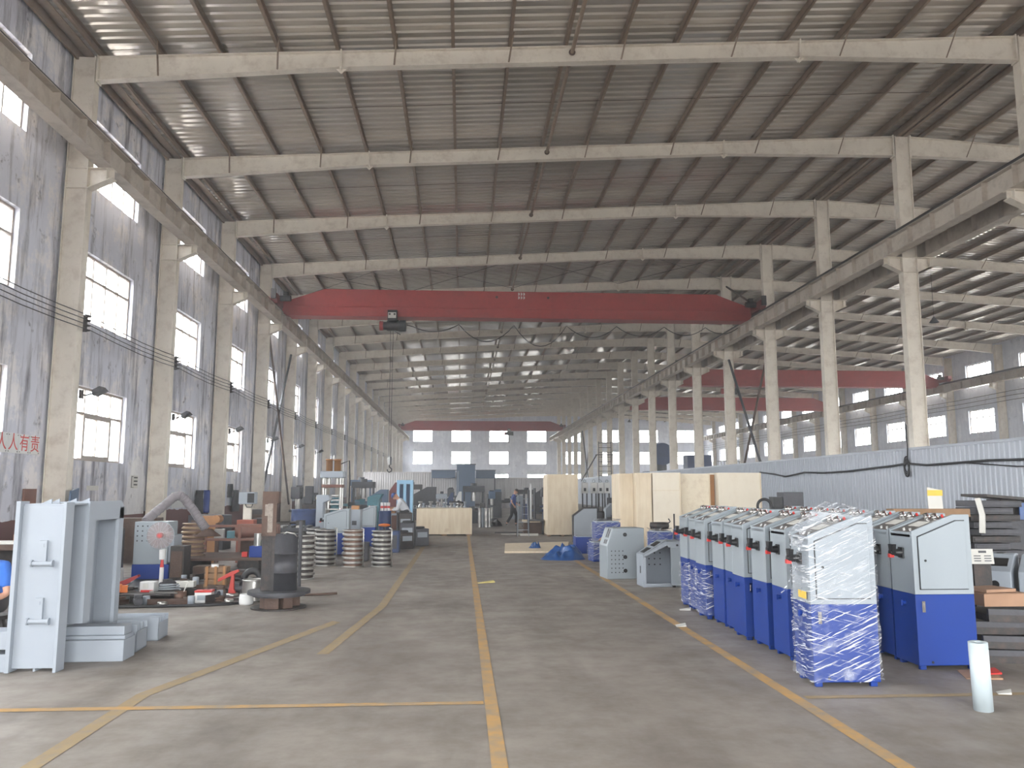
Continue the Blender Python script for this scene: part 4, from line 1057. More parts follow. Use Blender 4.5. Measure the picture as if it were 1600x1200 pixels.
for x in (-.14, .0, .14): c.bx(x-.02, x+.02, -.155, -.14, -.02, .30)
c.bx(-.17, .17, -.13, .13, .2, .22).build('battens', COPPER, t)
o = MB().lathe([(.001, 0), (.06, 0), (.06, .1), (.001, .1)], n=16).build('tin_can', WHITEP); o.location = (-4.18, 14.43, .282); put(o, 'white tin standing on the small wooden crate', 'can')
o = MB().bx(-4.4, -3.9, 14.2, 14.8, .01, .04).build('plank', WOODD); put(o, 'plank under the small wooden crate', 'plank')
t = thing('red_stand', 'red forked iron stand by the black tyre', 'stand', (-3.53, 13.15, .06), .0)
MB().prism([(-.06, 0), (.06, 0), (.025, .06), (.02, .28), (.10, .33), (.08, .36), (-.02, .33), (-.22, .22), (-.22, .17), (-.02, .26)], 'y', -.03, .03).build('casting', plain('scarlet_paint', srgb(168, 50, 42), .5, 0, .1, 4), t, .008)
o = MB().lathe([(.001, 0), (.09, 0), (.09, .05), (.001, .05)], n=20).build('steel_disc', BRIGHT); o.location = (-3.53, 13.15, .006); put(o, 'bright round steel puck under the red stand', 'disc')
o = MB().torus((0, 0, 0), .13, .055, 'y', 32, 12).build('tyre', CABLE); o.location = (-3.42, 13.9, .19); put(o, 'small black tyre standing on edge on the mat', 'tyre')
o = MB().torus((0, 0, 0), .10, .02, 'y', 32, 8).build('hose_ring', CABLE); o.location = (-3.62, 13.72, .125); put(o, 'thin black hose ring leaning before the tyre', 'hose')
t = thing('plastic_jug', 'cut white plastic jug on the floor before the bright tank section', 'jug', (-3.1, 12.3, 0)); MB().lathe([(.001, 0), (.09, 0), (.1, .03), (.1, .12), (.09, .15), (.08, .15), (.085, .02), (.001, .02)], n=20).build('body', WHITEP, t)
o = MB().cyl((-3.08, 12.66, .02), (-3.08, 12.66, .02+.29), .17, n=28).torus((-3.08, 12.66, .31), .165, .012).build('pipe_section', BRIGHT); put(o, 'bright cut pipe section left of the rusty pedestal', 'pipe')
cl_ = [('round flange plate', BRONZE, .2, .03), ('rusty gear blank', RUST, .13, .07), ('dull steel bush', DARKB, .08, .12), ('small bright ring', BRIGHT, .07, .05), ('brown pulley blank', BRONZE, .11, .08), ('black iron disc', DARK, .15, .04), ('rusty pipe cap', RUST, .06, .1)]
for i, (x, y, q) in enumerate(((-4.0, 13.3, 0), (-3.78, 12.9, 4), (-3.62, 12.62, 1), (-4.45, 13.85, 5), (-4.72, 14.4, 2), (-3.98, 12.95, 3), (-3.9, 13.75, 6))):
    n_, mt, r, h_ = cl_[q]
    m = MB().lathe([(r*.3, 0), (r, 0), (r, h_*.4), (r*.9, h_*.4), (r*.9, h_*.7), (r, h_*.7), (r, h_), (r*.3, h_), (r*.3, 0)], n=24)
    o = m.build('turned_part', mt); o.location = (x, y, .006); put(o, n_+' lying on the oily mat', 'metal part', 'turned parts on the mat')
for i, (x, y, L, rz, lab) in enumerate(((-4.6, 14.0, .7, .5, 'rusty flat bar lying across the mat behind the tools'), (-3.9, 14.05, .6, -.3, 'short rusty bar near the wooden crate'), (-4.9, 13.9, .5, 1.2, 'rusty angle offcut beside the fan'), (-4.25, 12.35, .5, .1, 'bent bar at the front edge of the mat'))):
    o = MB().bx(-L/2, L/2, -.03, .03, 0, .04).bx(-L/2, L/2, -.03, -.02, .04, .08).build('steel_offcut', RUST); o.location = (x, y, .03); o.rotation_euler = (0, 0, rz); o.location.z = .006; put(o, lab, 'metal part')
# heavier table plate behind
t = thing('plate_table', 'low rusty plate table behind the fan holding the wheel stack', 'table', (-5.8, 16.6, 0))
MB().bx(0, 1.95, 0, 1.6, .26, .31).build('top', RUST, t); MB().bx(.1, .5, .1, 1.4, 0, .26).build('support', DARK, t); MB().bx(1.4, 1.8, .1, 1.4, 0, .26).build('support', DARK, t)
def sheave_stack(x, y, z, n, r, h_, mat, label, dia_lab, grp, bright=BRIGHT):
    # each grooved ring of the stack is a thing
    for i in range(n):
        H = h_*.97
        prof = [(r*.55, 0), (r, 0), (r, H*.2), (r*.86, H*.34), (r*.86, H*.66), (r, H*.8), (r, H), (r*.55, H), (r*.55, 0)]
        key = (mat.name, round(r, 3), round(h_, 4))
        if key not in SHV:
            t = thing('grooved_ring', 'x', 'pulley'); 
            MB().lathe([(r*.55, 0), (r*.88, 0), (r*.86, H*.3), (r*.86, H*.7), (r*.88, H), (r*.55, H), (r*.55, 0)], n=36).build('rim', mat, t)
            MB().lathe([(r*.88, 0), (r*.99, 0), (r, H*.03), (r, H*.17), (r*.97, H*.24), (r*.86, H*.26)], n=36).build('flange', bright, t)
            MB().lathe([(r*.86, H*.74), (r*.97, H*.76), (r, H*.83), (r, H*.97), (r*.99, H), (r*.88, H)], n=36).build('flange', bright, t)
            SHV[key] = t; o = t
        else: o = dup(SHV[key])
        o.location = (x+.008*math.sin(i*2.3), y+.008*math.cos(i*1.9), z+h_*i)
        tag(o, 'grooved ring, stack %s, %s from the bottom' % (label, ORD[i]), 'pulley', grp)
SHV = {}
sheave_stack(-1.72, 18.1, 0, 8, .225, .096, DARK, 'nearest the aisle', '', 'ring stack nearest the aisle')
sheave_stack(-2.34, 18.1, 0, 8, .235, .098, BRONZE, 'second from the aisle', '', 'brown ring stack')
sheave_stack(-2.98, 18.4, 0, 8, .235, .097, DARK, 'third from the aisle', '', 'third ring stack')
sheave_stack(-3.28, 18.95, 0, 8, .22, .097, DARK, 'fourth from the aisle', '', 'fourth ring stack')
sheave_stack(-2.93, 15.7, 0, 8, .20, .101, DARK, 'close behind the rusty pedestal', '', 'ring stack behind the pedestal')
sheave_stack(-5.5, 17.4, .312, 7, .235, .093, BRONZE, 'of wheels on the low plate table', '', 'wheel stack on the plate table', RIMB)
for x, y, lab in ((-1.50, 17.95, 'nearest'), (-2.1, 17.95, 'second'), (-2.72, 18.3, 'third')):
    o = MB().tube([(x, y, .0), (x, y, .74), (x, y+.03, .8), (x-.06, y+.05, .82)], .014, 6).build('lifting_bar', BRIGHT); put(o, 'bright bent bar standing against the %s ring stack' % lab, 'bar')
# rusty pedestal with cylinder and pillar
t = thing('rusty_pedestal', 'rusty round pedestal carrying a dark cylinder and a square pillar', 'pedestal', (-2.56, 11.95, 0))
MB().cyl((0, 0, .20), (0, 0, .245), .43, n=48).cyl((0, 0, .17), (0, 0, .20), .36, n=48).build('disc_top', DARKB, t)
for a in (-2.2, -.9, .5, 1.9): MB().bx(-.05, .05, -.07, .07, .02, .17, Matrix.Rotation(a, 4, 'Z') @ Matrix.Translation((.23, 0, 0))).build('leg', RUST, t)
MB().bx(-.13, .06, -.30, -.24, .02, .17).build('block', RUST, t); MB().cyl((0, 0, 0), (0, 0, .02), .38, n=48).build('foot_ring', DARK, t)
MB().lathe([(.15, .0), (.18, 0), (.18, .24), (.184, .24), (.184, .25), (.18, .25), (.18, .5), (.184, .5), (.184, .51), (.18, .51), (.18, .775), (.165, .775), (.15, .7)], (.06, 0, .245), 40).build('cylinder', DARKB, t)
MB().bx(-.235, -.10, -.12, .0, .245, 1.62).bx(-.10, -.0, -.14, -.12, .245, 1.02).build('pillar', DARK, t, .004)
MB().bx(-.24, -.04, -.16, -.125, 1.0, 1.62).bx(-.09, -.02, -.155, .0, 1.45, 1.62).build('rust_cladding', RUST, t)
MB().bx(-.16, -.09, -.166, -.158, 1.05, 1.45).bx(-.2, -.1, -.168, -.158, 1.28, 1.44).build('flaked_paint', FLAKE, t)
MB().tube([(.05, -.1, 1.0), (.1, -.12, 1.05), (.2, -.1, 1.03), (.23, -.05, .98)], .014, 8).build('handle', BRIGHT, t)
o = MB().cyl((-2.68, 14.0, 0), (-2.68, 14.0, 1.12), .03, n=8).bx(-2.8, -2.56, 13.9, 14.1, 0, .02).build('steel_post', DARKB); put(o, 'thin steel post standing behind the rusty pedestal', 'post')
o = MB().tube([(-2.5, 13.2, .02), (-2.2, 13.25, .02), (-1.95, 13.3, .03)], .02, 6).build('steel_rod', RUST); put(o, 'rusty rod lying on the floor right of the pedestal', 'rod')
# rack, tank and pump
t = thing('tube_rack', 'rusty tube rack with a shelf behind the mat', 'rack', (-5.5, 18.2, 0))
for x in (0, .72, 1.45): MB().bx(x-.025, x+.025, -.025, .025, 0, .9).build('post', BROWN, t)
MB().bx(-.03, 1.5, -.03, .03, .84, .89).bx(-.03, 1.5, -.03, .45, .55, .59).build('shelf', BROWN, t)
o = MB().cyl((-5.0, 18.9, .72), (-4.1, 18.9, .72), .16, n=28).sphere((-5.0, 18.9, .72), .16, 20, 10, (.5, 1, 1)).build('air_tank', BROWN); MB().bx(-4.9, -4.2, 18.78, 19.02, 0, .58).build('cradle', RUST, o); put(o, 'brown primed cylindrical tank lying behind the rack', 'tank')
boxy('paint_can', BRIGHT, -5.28, 18.45, .592, (.2, .16, .2), .1, 'shiny square can on the rusty rack shelf', 'can')
boxy('paint_can', TEAL, -5.05, 18.5, .592, (.16, .16, .15), .2, 'teal can on the rusty rack shelf', 'can')
boxy('plastic_basket', plain('salmon_plastic', srgb(140, 74, 58), .6), -4.92, 19.3, .0, (.38, .3, .96), 0, 'orange-brown basket pile behind the tank', 'basket', .01)
boxy('wood_offcut', COPPER, -5.75, 19.3, .0, (.34, .3, 1.05), .1, 'pale wooden boxes piled behind the rack', 'box', .01)
o = MB().cyl((-5.55, 19.05, .98), (-5.55, 19.35, .98), .09, n=20).build('wooden_roller', COPPER); MB().cyl((-5.55, 19.2, 0), (-5.55, 19.2, .9), .05, n=10).build('stand', RUST, o); put(o, 'pale wooden roller on a post behind the rack', 'roller')
t = thing('hydraulic_pump', 'blue pump tank with a bright motor behind the pedestal', 'pump', (-4.04, 16.9, .31))
MB().bx(-.17, .17, -.13, .13, 0, .22).build('tank', BLUE, t, .01); MB().cyl((-.04, 0, .22), (-.04, 0, .46), .075, n=18).build('motor', BRIGHT, t); MB().cyl((.07, 0, .22), (.07, 0, .33), .04, n=12).build('valve', BRIGHT, t)
boxy('red_box', REDP, -4.32, 16.9, .312, (.11, .1, .1), 0, 'little red box left of the blue pump', 'box')
# wall bits: sign tiles, notices, panel boards, coats
def glyph(txt, size, mat, loc, rot, name, parent=None):
    cu = bpy.data.curves.new(name, 'FONT'); cu.body = txt; cu.size = size; cu.align_x = 'CENTER'; cu.align_y = 'CENTER'; cu.extrude = .002
    ob = bpy.data.objects.new('tmp_text', cu); COL.objects.link(ob); bpy.context.view_layer.update()
    me = bpy.data.meshes.new_from_object(ob.evaluated_get(bpy.context.evaluated_depsgraph_get())); bpy.data.objects.remove(ob)
    me.materials.clear(); me.materials.append(mat)
    o = bpy.data.objects.new(name, me); COL.objects.link(o); o.location = loc; o.rotation_euler = rot
    if parent: o.parent = parent
    return o
REDT = plain('red_sign_paint', srgb(196, 52, 50), .6)
for i, (ch, lab) in enumerate((('\u4eba', 'with a red two-stroke character, leftmost at the picture edge'), ('\u4eba', 'with a red two-stroke character, second from the left edge'), ('\u6709', 'with a red character, second from the right'), ('\u8d23', 'with a red character, rightmost next to the column'))):
    t = thing('sign_tile', 'white wall sign tile '+lab, 'sign', (XW+.012, 17.06+.43*i, 2.60), 0, 'red lettered sign tiles')
    MB().bx(-.01, .008, -.205, .205, -.205, .205).build('board', WHITEP, t, .01)
    glyph(ch, .38, REDT, (.012, 0, 0), (PI/2, 0, PI/2), 'character', t)
    MB().cyl((.008, -.17, .17), (.014, -.17, .17), .012, n=8).cyl((.008, .17, .17), (.014, .17, .17), .012, n=8).cyl((.008, -.17, -.17), (.014, -.17, -.17), .012, n=8).cyl((.008, .17, -.17), (.014, .17, -.17), .012, n=8).build('fixing_screws', DARK, t)
o = struct(MB().prism([(23.2, .95), (24.75, .95), (24.7, 1.9), (24.5, 2.4), (24.1, 2.62), (23.75, 2.4), (23.5, 1.8)], 'x', XW-.002, XW+.004).build('trim_7', wall_mat('limewash_patch', srgb(214, 212, 214), srgb(170, 166, 170), srgb(226, 224, 222), None, .5)))
t = thing('wall_notice', 'paper notice with dark lines on the whitewashed wall patch', 'notice', (XW+.008, 23.95, 1.68)); MB().bx(-.003, .003, -.26, .24, 0, .36).build('sheet', PAPER, t)
m = MB()
for r in range(3): m.bx(.003, .005, -.06, .2, .08+.1*r, .12+.1*r)
m.bx(.003, .005, -.24, -.2, .02, .34).bx(.003, .005, -.2, -.1, .32, .335).bx(.003, .005, -.2, -.05, .02, .03).build('printed_lines', DARK, t)
o = MB().bx(XW+.003, XW+.02, 27.0, 28.25, 1.05, 1.56).build('white_board', WHITEP); put(o, 'blank white board on the wall behind the bent duct', 'board')
o = MB().bx(XW+.0, XW+.03, 21.0, 21.6, 1.62, 1.74).build('wall_plate', PAPER); put(o, 'small white plate on the wall above the machine frame', 'plate')
def coat(x, y, z, w_, h_, mat, label, seed):
    rnd = random.Random(seed); v = []; n = 10; m = 9
    for j in range(m+1):
        a = j/m; ww = w_*(.45+.55*min(1, a*2.2))*(1+.12*math.sin(5*a+seed))
        for i in range(n):
            t = 2*PI*i/n; v.append((x+.10*(1+.3*math.sin(3*t+seed))*math.cos(t), y+ww/2*math.sin(t)+.02*rnd.uniform(-1, 1), z-h_*a))
    f = [(j*n+i, (j+1)*n+i, (j+1)*n+(i+1) % n, j*n+(i+1) % n) for j in range(m) for i in range(n)]+[tuple(range(n)), tuple(range((m+1)*n-1, m*n-1, -1))]
    o = MB().add(v, f, True).build('work_coat', mat); return put(o, label, 'clothes', 'clothes hung on the wall')
coat(-9.17, 25.5, 1.42, .5, .6, DARKB, 'dark grey jacket hung by the second left column', 1)
coat(-9.19, 29.5, 1.62, .8, .85, BLACKC, 'black jacket hung on the wall beside blue overalls', 2)
coat(-9.19, 30.35, 1.62, .4, .8, BLUE, 'blue overalls hung next to the black jacket', 3)
coat(-8.64, 31.35, 1.85, .4, .5, BLACKC, 'black bag hung high on the third left column', 4)
coat(-9.16, 34.0, 1.62, .8, .85, BLACKC, 'black coat hung beyond the third left column', 5)
o = MB().bx(-9.28, -9.24, 18.0, 18.5, 0, 1.66).build('brown_sheet', BROWN); put(o, 'brown sheet standing against the left wall behind the frame', 'sheet')
o = MB().prism([(18.55, 1.05), (18.95, 1.05), (18.98, 1.68), (18.62, 1.62)], 'x', -8.6, -8.56).build('dark_sheet', SHADE); put(o, 'dark blue sheet leaning on the first left column', 'sheet')
t = thing('switchgear_box', 'grey electrical box with a black front on the left columns', 'electrical box', (-5.45, 21.4, 0))
MB().bx(-.2, .2, -.15, .15, 1.28, 1.58).build('enclosure', GREY2, t, .01); MB().bx(.02, .19, -.16, -.15, 1.31, 1.55).build('front', BLACKP, t); MB().bx(-.1, .1, -.05, .05, 0, 1.28).build('post', STEEL, t); MB().tube([(-.05, -.06, 1.28), (.0, -.1, 1.2), (.12, -.1, 1.2), (.14, -.06, 1.28)], .012, 6).build('conduit', DARK, t)

# dark bench at the left edge, beyond the crouching worker
t = thing('steel_bench', 'dark cluttered steel bench at the left edge behind the press body', 'bench', (-7.3, 11.2, 0))
MB().bx(0, 1.9, 0, .8, .86, .93).build('top', RUST, t); MB().bx(.05, 1.85, .6, .75, 0, .86).bx(.05, .25, .05, .6, 0, .86).bx(1.65, 1.85, .05, .6, 0, .86).build('cabinet_base', DARK, t); MB().bx(.1, 1.8, .1, .7, .4, .45).build('shelf', DARK, t)
o = MB().bx(0, .6, 0, .4, 0, .025).build('paper_sheet', PAPER); o.location = (-6.4, 11.3, .932); put(o, 'pale sheet lying on the dark bench at the left edge', 'paper')
o = MB().cyl((-5.9, 11.5, .0), (-5.9, 11.5, .12), .09, n=18).build('copper_coil', COPPER); o.location.z = .93; put(o, 'coppery coil on the dark bench at the left edge', 'coil')
heap('swarf_heap', DARK, -5.5, 10.7, .5, .45, .4, 44, .2, 'heap of dark metal swarf left of the press body', 'scrap')

# loose clutter over the mat, the slabs and round the rack
rnd = random.Random(12)
def junk(kind, x, y, z):
    a = rnd.uniform(0, 6.28)
    if kind == 0: m, mt, lab, g = MB().bx(-.09, .09, -.05, .05, 0, .06).bx(-.05, .05, -.03, .03, .06, .10), RUST, 'small rusty iron block among the clutter on the oily mat', 'iron blocks on the mat'
    elif kind == 1: m, mt, lab, g = MB().tube([(-.22, 0, .02), (0, .03, .03), (.22, 0, .02)], .014, 6), DARKB, 'short dark rod among the clutter on the oily mat', 'short rods on the mat'
    elif kind == 2: m, mt, lab, g = MB().lathe([(.03, 0), (.07, 0), (.07, .05), (.03, .05), (.03, 0)], n=6), BRIGHT, 'bright hexagonal nut among the clutter on the oily mat', 'nuts on the mat'
    elif kind == 3: m, mt, lab, g = MB().prism([(0, 0), (.26, 0), (.26, .015), (.015, .015), (.015, .12), (0, .12)], 'y', -.12, .12), DARK, 'dark angle bracket among the clutter on the oily mat', 'angle brackets on the mat'
    elif kind == 4: m, mt, lab, g = MB().lathe([(.001, 0), (.05, 0), (.05, .11), (.045, .12), (.001, .12)], n=16), GREY2, 'grey tin among the clutter on the oily mat', 'grey tins on the mat'
    else: m, mt, lab, g = MB().cyl((-.12, 0, .06), (.12, 0, .06), .06, n=16).bx(-.05, .05, -.05, .05, .1, .15), DARKB, 'small dark motor among the clutter on the oily mat', 'small motors on the mat'
    o = m.build(('iron_block', 'short_rod', 'hex_nut', 'angle_bracket', 'tin_can', 'small_motor')[kind], mt); o.location = (x, y, z); o.rotation_euler = (0, 0, a); put(o, lab, ('metal part', 'rod', 'nut', 'bracket', 'can', 'motor')[kind], g)
k = 0
for x in [-4.9+.22*i for i in range(8)]:
    for y in (12.38, 13.05, 13.75, 14.75, 15.3):
        xx, yy = x+rnd.uniform(-.09, .09), y+rnd.uniform(-.15, .15)
        if -5.02 < xx < -4.22 and 12.45 < yy < 13.72: zz = .131
        elif -4.45 < xx < -3.85 and 14.1 < yy < 14.9: continue
        else: zz = .006
        junk(k % 6, xx, yy, zz); k += 1
for i, (x, y, w_, d, h_, mt, lab) in enumerate((
    (-5.15, 15.6, .26, .3, .62, DARK, 'dark cast-iron stand right of the punched cabinet'), (-4.75, 16.0, .5, .3, .22, RUST, 'rusty low box in front of the plate table'),
    (-4.2, 15.75, .4, .3, .16, DARK, 'flat dark iron box left of the black tyre'), (-6.9, 14.2, .5, .5, .5, DARKB, 'dark iron box left of the white can'), (-7.2, 16.4, .8, .5, .9, DARK, 'black iron cupboard beside the second left column'),
    (-7.4, 19.5, .9, .6, 1.0, RUST, 'rusty cupboard along the left wall behind the bent duct'), (-7.0, 23.5, 1.0, .6, .95, DARKB, 'dark cupboard along the left wall under the black jacket'), (-6.6, 27.5, .9, .6, 1.0, DARK, 'black cupboard along the left wall before the third column'))):
    boxy('iron_box' if h_ < .7 else 'iron_cupboard', mt, x, y, .006 if h_ < .7 else 0, (w_, d, h_), .1*((i % 3)-1), lab, 'box' if h_ < .7 else 'cupboard', .01, lambda t, w_=w_, d=d, h_=h_: MB().bx(-w_*.4, w_*.4, -d/2-.012, -d/2, h_*.1, h_*.85).build('door' if h_ >= .7 else 'front_plate', RUST, t))
# ------------------------------------------------------------------ workshop behind the ring stacks and the background machines
def mill_press(x, y, w_, d, h_, mat, label, grp=None, colr=None):
    t = thing('frame_press', label, 'machine', (x, y, 0), 0, grp)
    MB().bx(-w_/2, w_/2, -d/2, d/2, 0, h_*.38).build('bed', mat, t, .02)
    for s in (-1, 1): MB().bx(s*w_/2-.07 if s > 0 else -w_/2, w_/2 if s > 0 else -w_/2+.07, -d*.3, d*.3, h_*.38, h_*.8).build('upright', mat, t)
    MB().bx(-w_/2-.04, w_/2+.04, -d/2, d/2, h_*.78, h_*.93).build('crosshead', mat, t, .02)
    MB().cyl((0, 0, h_*.55), (0, 0, h_*.8), w_*.13, n=16).build('ram', BRIGHT, t)
    MB().cyl((0, 0, h_*.93), (0, 0, h_), w_*.16, n=16).build('cylinder', colr or DARKB, t); return t
def lathe_m(x, y, w_, h_, mat, label, grp=None):
    t = thing('metal_lathe', label, 'machine', (x, y, 0), 0, grp)
    MB().bx(-w_/2, -w_*.2, -.3, .3, 0, h_*.6).bx(w_*.25, w_/2, -.3, .3, 0, h_*.6).bx(-w_/2, w_/2, -.28, .28, h_*.6, h_*.72).build('bed', mat, t, .02)
    MB().bx(-w_/2, -w_*.22, -.25, .25, h_*.72, h_).build('headstock', mat, t, .03)
    MB().cyl((-w_*.22, 0, h_*.86), (-w_*.14, 0, h_*.86), .14, n=20).build('chuck', DARK, t)
    MB().bx(w_*.28, w_*.42, -.15, .15, h_*.72, h_*.93).cyl((w_*.15, 0, h_*.86), (w_*.28, 0, h_*.86), .04, n=12).build('tailstock', mat, t, .01)
    MB().bx(-.02, w_*.14, -.34, .2, h_*.66, h_*.8).cyl((.05, -.4, h_*.7), (.05, -.34, h_*.7), .1, n=18).build('carriage', DARKB, t); return t
def drill_m(x, y, h_, mat, label, grp=None):
    t = thing('drill_press', label, 'machine', (x, y, 0), 0, grp)
    MB().bx(-.3, .3, -.4, .3, 0, .1).build('base', DARKB, t); MB().cyl((0, .1, .1), (0, .1, h_*.95), .09, n=16).build('pillar', BRIGHT, t)
    MB().bx(-.22, .22, -.4, .2, h_*.45, h_*.5).build('work_table', DARKB, t); MB().bx(-.17, .17, -.4, .25, h_*.72, h_*.97).build('head', mat, t, .03)
    MB().cyl((0, .35, h_*.75), (0, .35, h_), .12, n=16).build('motor', DARKB, t); MB().cyl((0, -.25, h_*.58), (0, -.25, h_*.72), .035, n=10).build('spindle', BRIGHT, t)
    w_ = MB()
    for q in range(3): w_.tube([(.17, -.2, h_*.78), (.2, -.2+.17*math.cos(q*2.1), h_*.78+.17*math.sin(q*2.1))], .012, 5)
    w_.build('feed_handle', DARK, t); return t
def cabinet_m(x, y, w_, d, h_, mat, label, grp=None, slope=True, panel=DARKB):
    t = thing('machine_cabinet', label, 'cabinet', (x, y, 0), 0, grp)
    MB().prism([(0, 0), (0, h_*.78 if slope else h_), (w_*.6 if slope else w_*.01, h_), (w_, h_), (w_, 0)], 'y', 0, d, Matrix.Translation((-w_/2, -d/2, 0))).build('body', mat, t, .01)
    MB().bx(-w_*.38, w_*.38, -d/2-.012, -d/2, h_*.12, h_*.6).build('door', mat, t, .004); MB().bx(-w_*.2, w_*.2, -d/2-.01, -d/2, h_*.64, h_*.74).build('panel', panel, t); return t
def drum(x, y, r, h_, mat, label, z=0, cat='barrel', nm='steel_drum', grp=None):
    t = thing(nm, label, cat, (x, y, z), 0, grp)
    MB().lathe([(.001, 0), (r, 0), (r*1.03, h_*.02), (r, h_*.04), (r, h_*.33), (r*1.03, h_*.345), (r, h_*.36), (r, h_*.64), (r*1.03, h_*.655), (r, h_*.67), (r, h_*.97), (r*1.03, h_*.985), (r, h_), (.9*r, h_), (.9*r, h_*.985), (.001, h_*.985)], n=28).build('shell', mat, t)
    MB().cyl((r*.5, 0, h_*.985), (r*.5, 0, h_+.01), .03, n=10).build('bung', DARKB, t); return t
# four-column hydraulic press
t = thing('hydraulic_press', 'four-column hydraulic press with two orange-brown cylinders on its pale head', 'press', (-3.81, 24.6, 0))
for sx_ in (-.25, .25):
    for sy in (-.2, .2): MB().cyl((sx_, sy, .9), (sx_, sy, 1.98), .035, n=12).build('column', BRIGHT, t)
MB().bx(-.34, .34, -.28, .28, 1.98, 2.18).build('head', GREY2, t, .03)
for sx_ in (-.12, .12):
    c = MB().lathe([(.001, 0), (.10, 0), (.10, .32), (.115, .32), (.115, .36), (.001, .36)], (sx_, 0, 2.18), 22).build('cylinder', COPPER, t)
    MB().cyl((sx_, 0, 1.78), (sx_, 0, 1.98), .05, n=14).build('ram', BRIGHT, c)
MB().cyl((0, .05, 2.5), (0, .05, 2.66), .05, .02, n=12).build('valve', WHITEP, t)
MB().bx(-.3, .3, -.24, .24, 1.7, 1.79).build('moving_plate', BROWN, t, .01); MB().bx(-.32, .32, -.26, .26, 0, .9).build('bed', DARKB, t, .02)
for z in (1.05, 1.2, 1.32, 1.45): MB().bx(-.15, .26, -.22, -.18, z, z+.04).build('die_plate', BRIGHT, t)
MB().tube([(.2, .1, 2.4), (.45, .1, 2.5), (.48, .1, 1.9), (.46, .1, .9)], .02, 6).build('hose', CABLE, t)
t = thing('bracket_arm_machine', 'grey C-frame machine standing left before the hydraulic press', 'machine', (-3.79, 22.9, 0))
MB().prism([(-.17, 0), (-.17, 1.5), (.17, 1.5), (.2, 1.36), (.02, 1.28), (.02, .9), (.17, .9), (.17, 0)], 'y', -.2, .2).build('frame', GREY2, t, .02); MB().cyl((.12, 0, 1.12), (.12, 0, 1.36), .04, n=12).build('ram', BRIGHT, t)
t = thing('motor_starter', 'dark upright machine with a yellow cap by the left columns', 'machine', (-4.75, 26.0, 0)); MB().bx(-.18, .18, -.2, .2, 0, 1.2).build('body', DARK, t, .02); MB().bx(-.12, .12, -.12, .12, 1.2, 1.75).build('tower', DARKB, t, .02); MB().sphere((.32, -.1, 1.38), .1).build('yellow_cap', YELLOW, t); MB().bx(.15, .45, -.2, .2, 0, 1.3).build('side', DARK, t, .02)
drum(-4.55, 24.2, .36, 1.08, DBLUE, 'wide dark blue round tank behind the rusty pedestal', 0, 'tank', 'round_tank')
t = lathe_m(-4.75, 22.2, 1.4, .9, DARK, 'dark machine bed with bright parts before the blue round tank')
t = thing('pallet_table', 'dark table with bright strips left of the ring stacks', 'table', (-4.1, 20.3, 0)); MB().bx(-.6, .6, -.4, .4, .66, .74).build('top', DARKB, t); 
for a in (-.5, .5): MB().bx(a-.05, a+.05, -.35, .35, 0, .66).build('leg', DARK, t)
for q in range(5):
    o = MB().bx(-.05, .05, -.3, .3, 0, .04).build('steel_strip', BRIGHT if q % 2 else DARKB); o.location = (-4.5+.2*q, 20.3, .742); tag(o, 'short steel strip laid on the dark table, %s from the left' % ORD[q], 'bar', 'strips on the dark table')
def scaled_cab(x, y, s, label, rz=0):
    o = dup(cab, (x, y, 0), rz); o.scale = s; tag(o, label, 'cabinet'); 
    if 'group' in o: del o['group']
    return o
scaled_cab(-3.46, 21.0, (1.1, 1, .82), 'grey over blue control cabinet standing behind the ring stacks on the left')
scaled_cab(-2.97, 24.0, (.86, 1, .83), 'smaller-looking grey control cabinet beside the teal machine')
t = cabinet_m(-2.82, 22.2, .30, .5, 1.12, GREY2, 'narrow grey cabinet with a small wooden box on top', None, False); 
boxy('wooden_box', COPPER, -2.82, 22.15, 1.12, (.2, .2, .1), 0, 'small wooden box on the narrow grey cabinet', 'box')
t = thing('teal_column_machine', 'teal column machine behind the blue barrel', 'machine', (-2.85, 27, 0)); MB().bx(-.18, .18, -.3, .3, 0, 1.4).prism([(-.18, 1.4), (.1, 1.5), (.3, 1.5), (.18, 1.3)], 'y', -.3, .3).build('body', TEAL, t, .02); MB().cyl((.0, -.31, 1.1), (.0, -.3, 1.1), .05, n=12).build('port', BLACKP, t); MB().bx(-.2, .2, -.35, .35, 0, .1).build('base', DARK, t)
drum(-2.35, 25.5, .19, 1.0, DBLUE, 'dark blue barrel between the teal machine and the bench')
for q in range(3):
    t = thing('paint_can', 'red and white tin on the blue barrel, %s from the left' % ORD[q], 'can', (-2.44+.1*q, 25.45+.06*(q % 2), .987), 0, 'tins on the barrel'); MB().cyl((0, 0, 0), (0, 0, .26), .045, n=14).build('body', WHITEP, t); MB().cyl((0, 0, .09), (0, 0, .16), .0465, n=14).build('red_band', REDP, t)
o = MB().bx(-.22, .22, -.3, .3, 0, 1.04).build('brick_pillar', BROWN, None, .01); o.location = (-2.22, 28.2, 0); put(o, 'brown block behind the blue barrel', 'block')
t = thing('welding_bench', 'grey steel bench where the bending worker stands', 'bench', (-2.05, 27.0, 0))
MB().bx(-.3, .34, -.3, .3, .82, .88).build('top', GREY2, t)
for a in (-.27, .31):
    for b_ in (-.26, .26): MB().bx(a-.025, a+.025, b_-.025, b_+.025, 0, .82).build('leg', GREY2, t)
MB().bx(-.28, .3, -.25, .25, .3, .34).build('lower_shelf', DARKB, t)
boxy('gas_box', COPPER, -2.24, 26.95, .88, (.16, .2, .2), 0, 'orange-brown box on the welding bench', 'box'); boxy('grey_block', GREY2, -2.06, 26.95, .88, (.1, .2, .26), 0, 'pale upright block on the welding bench', 'block')
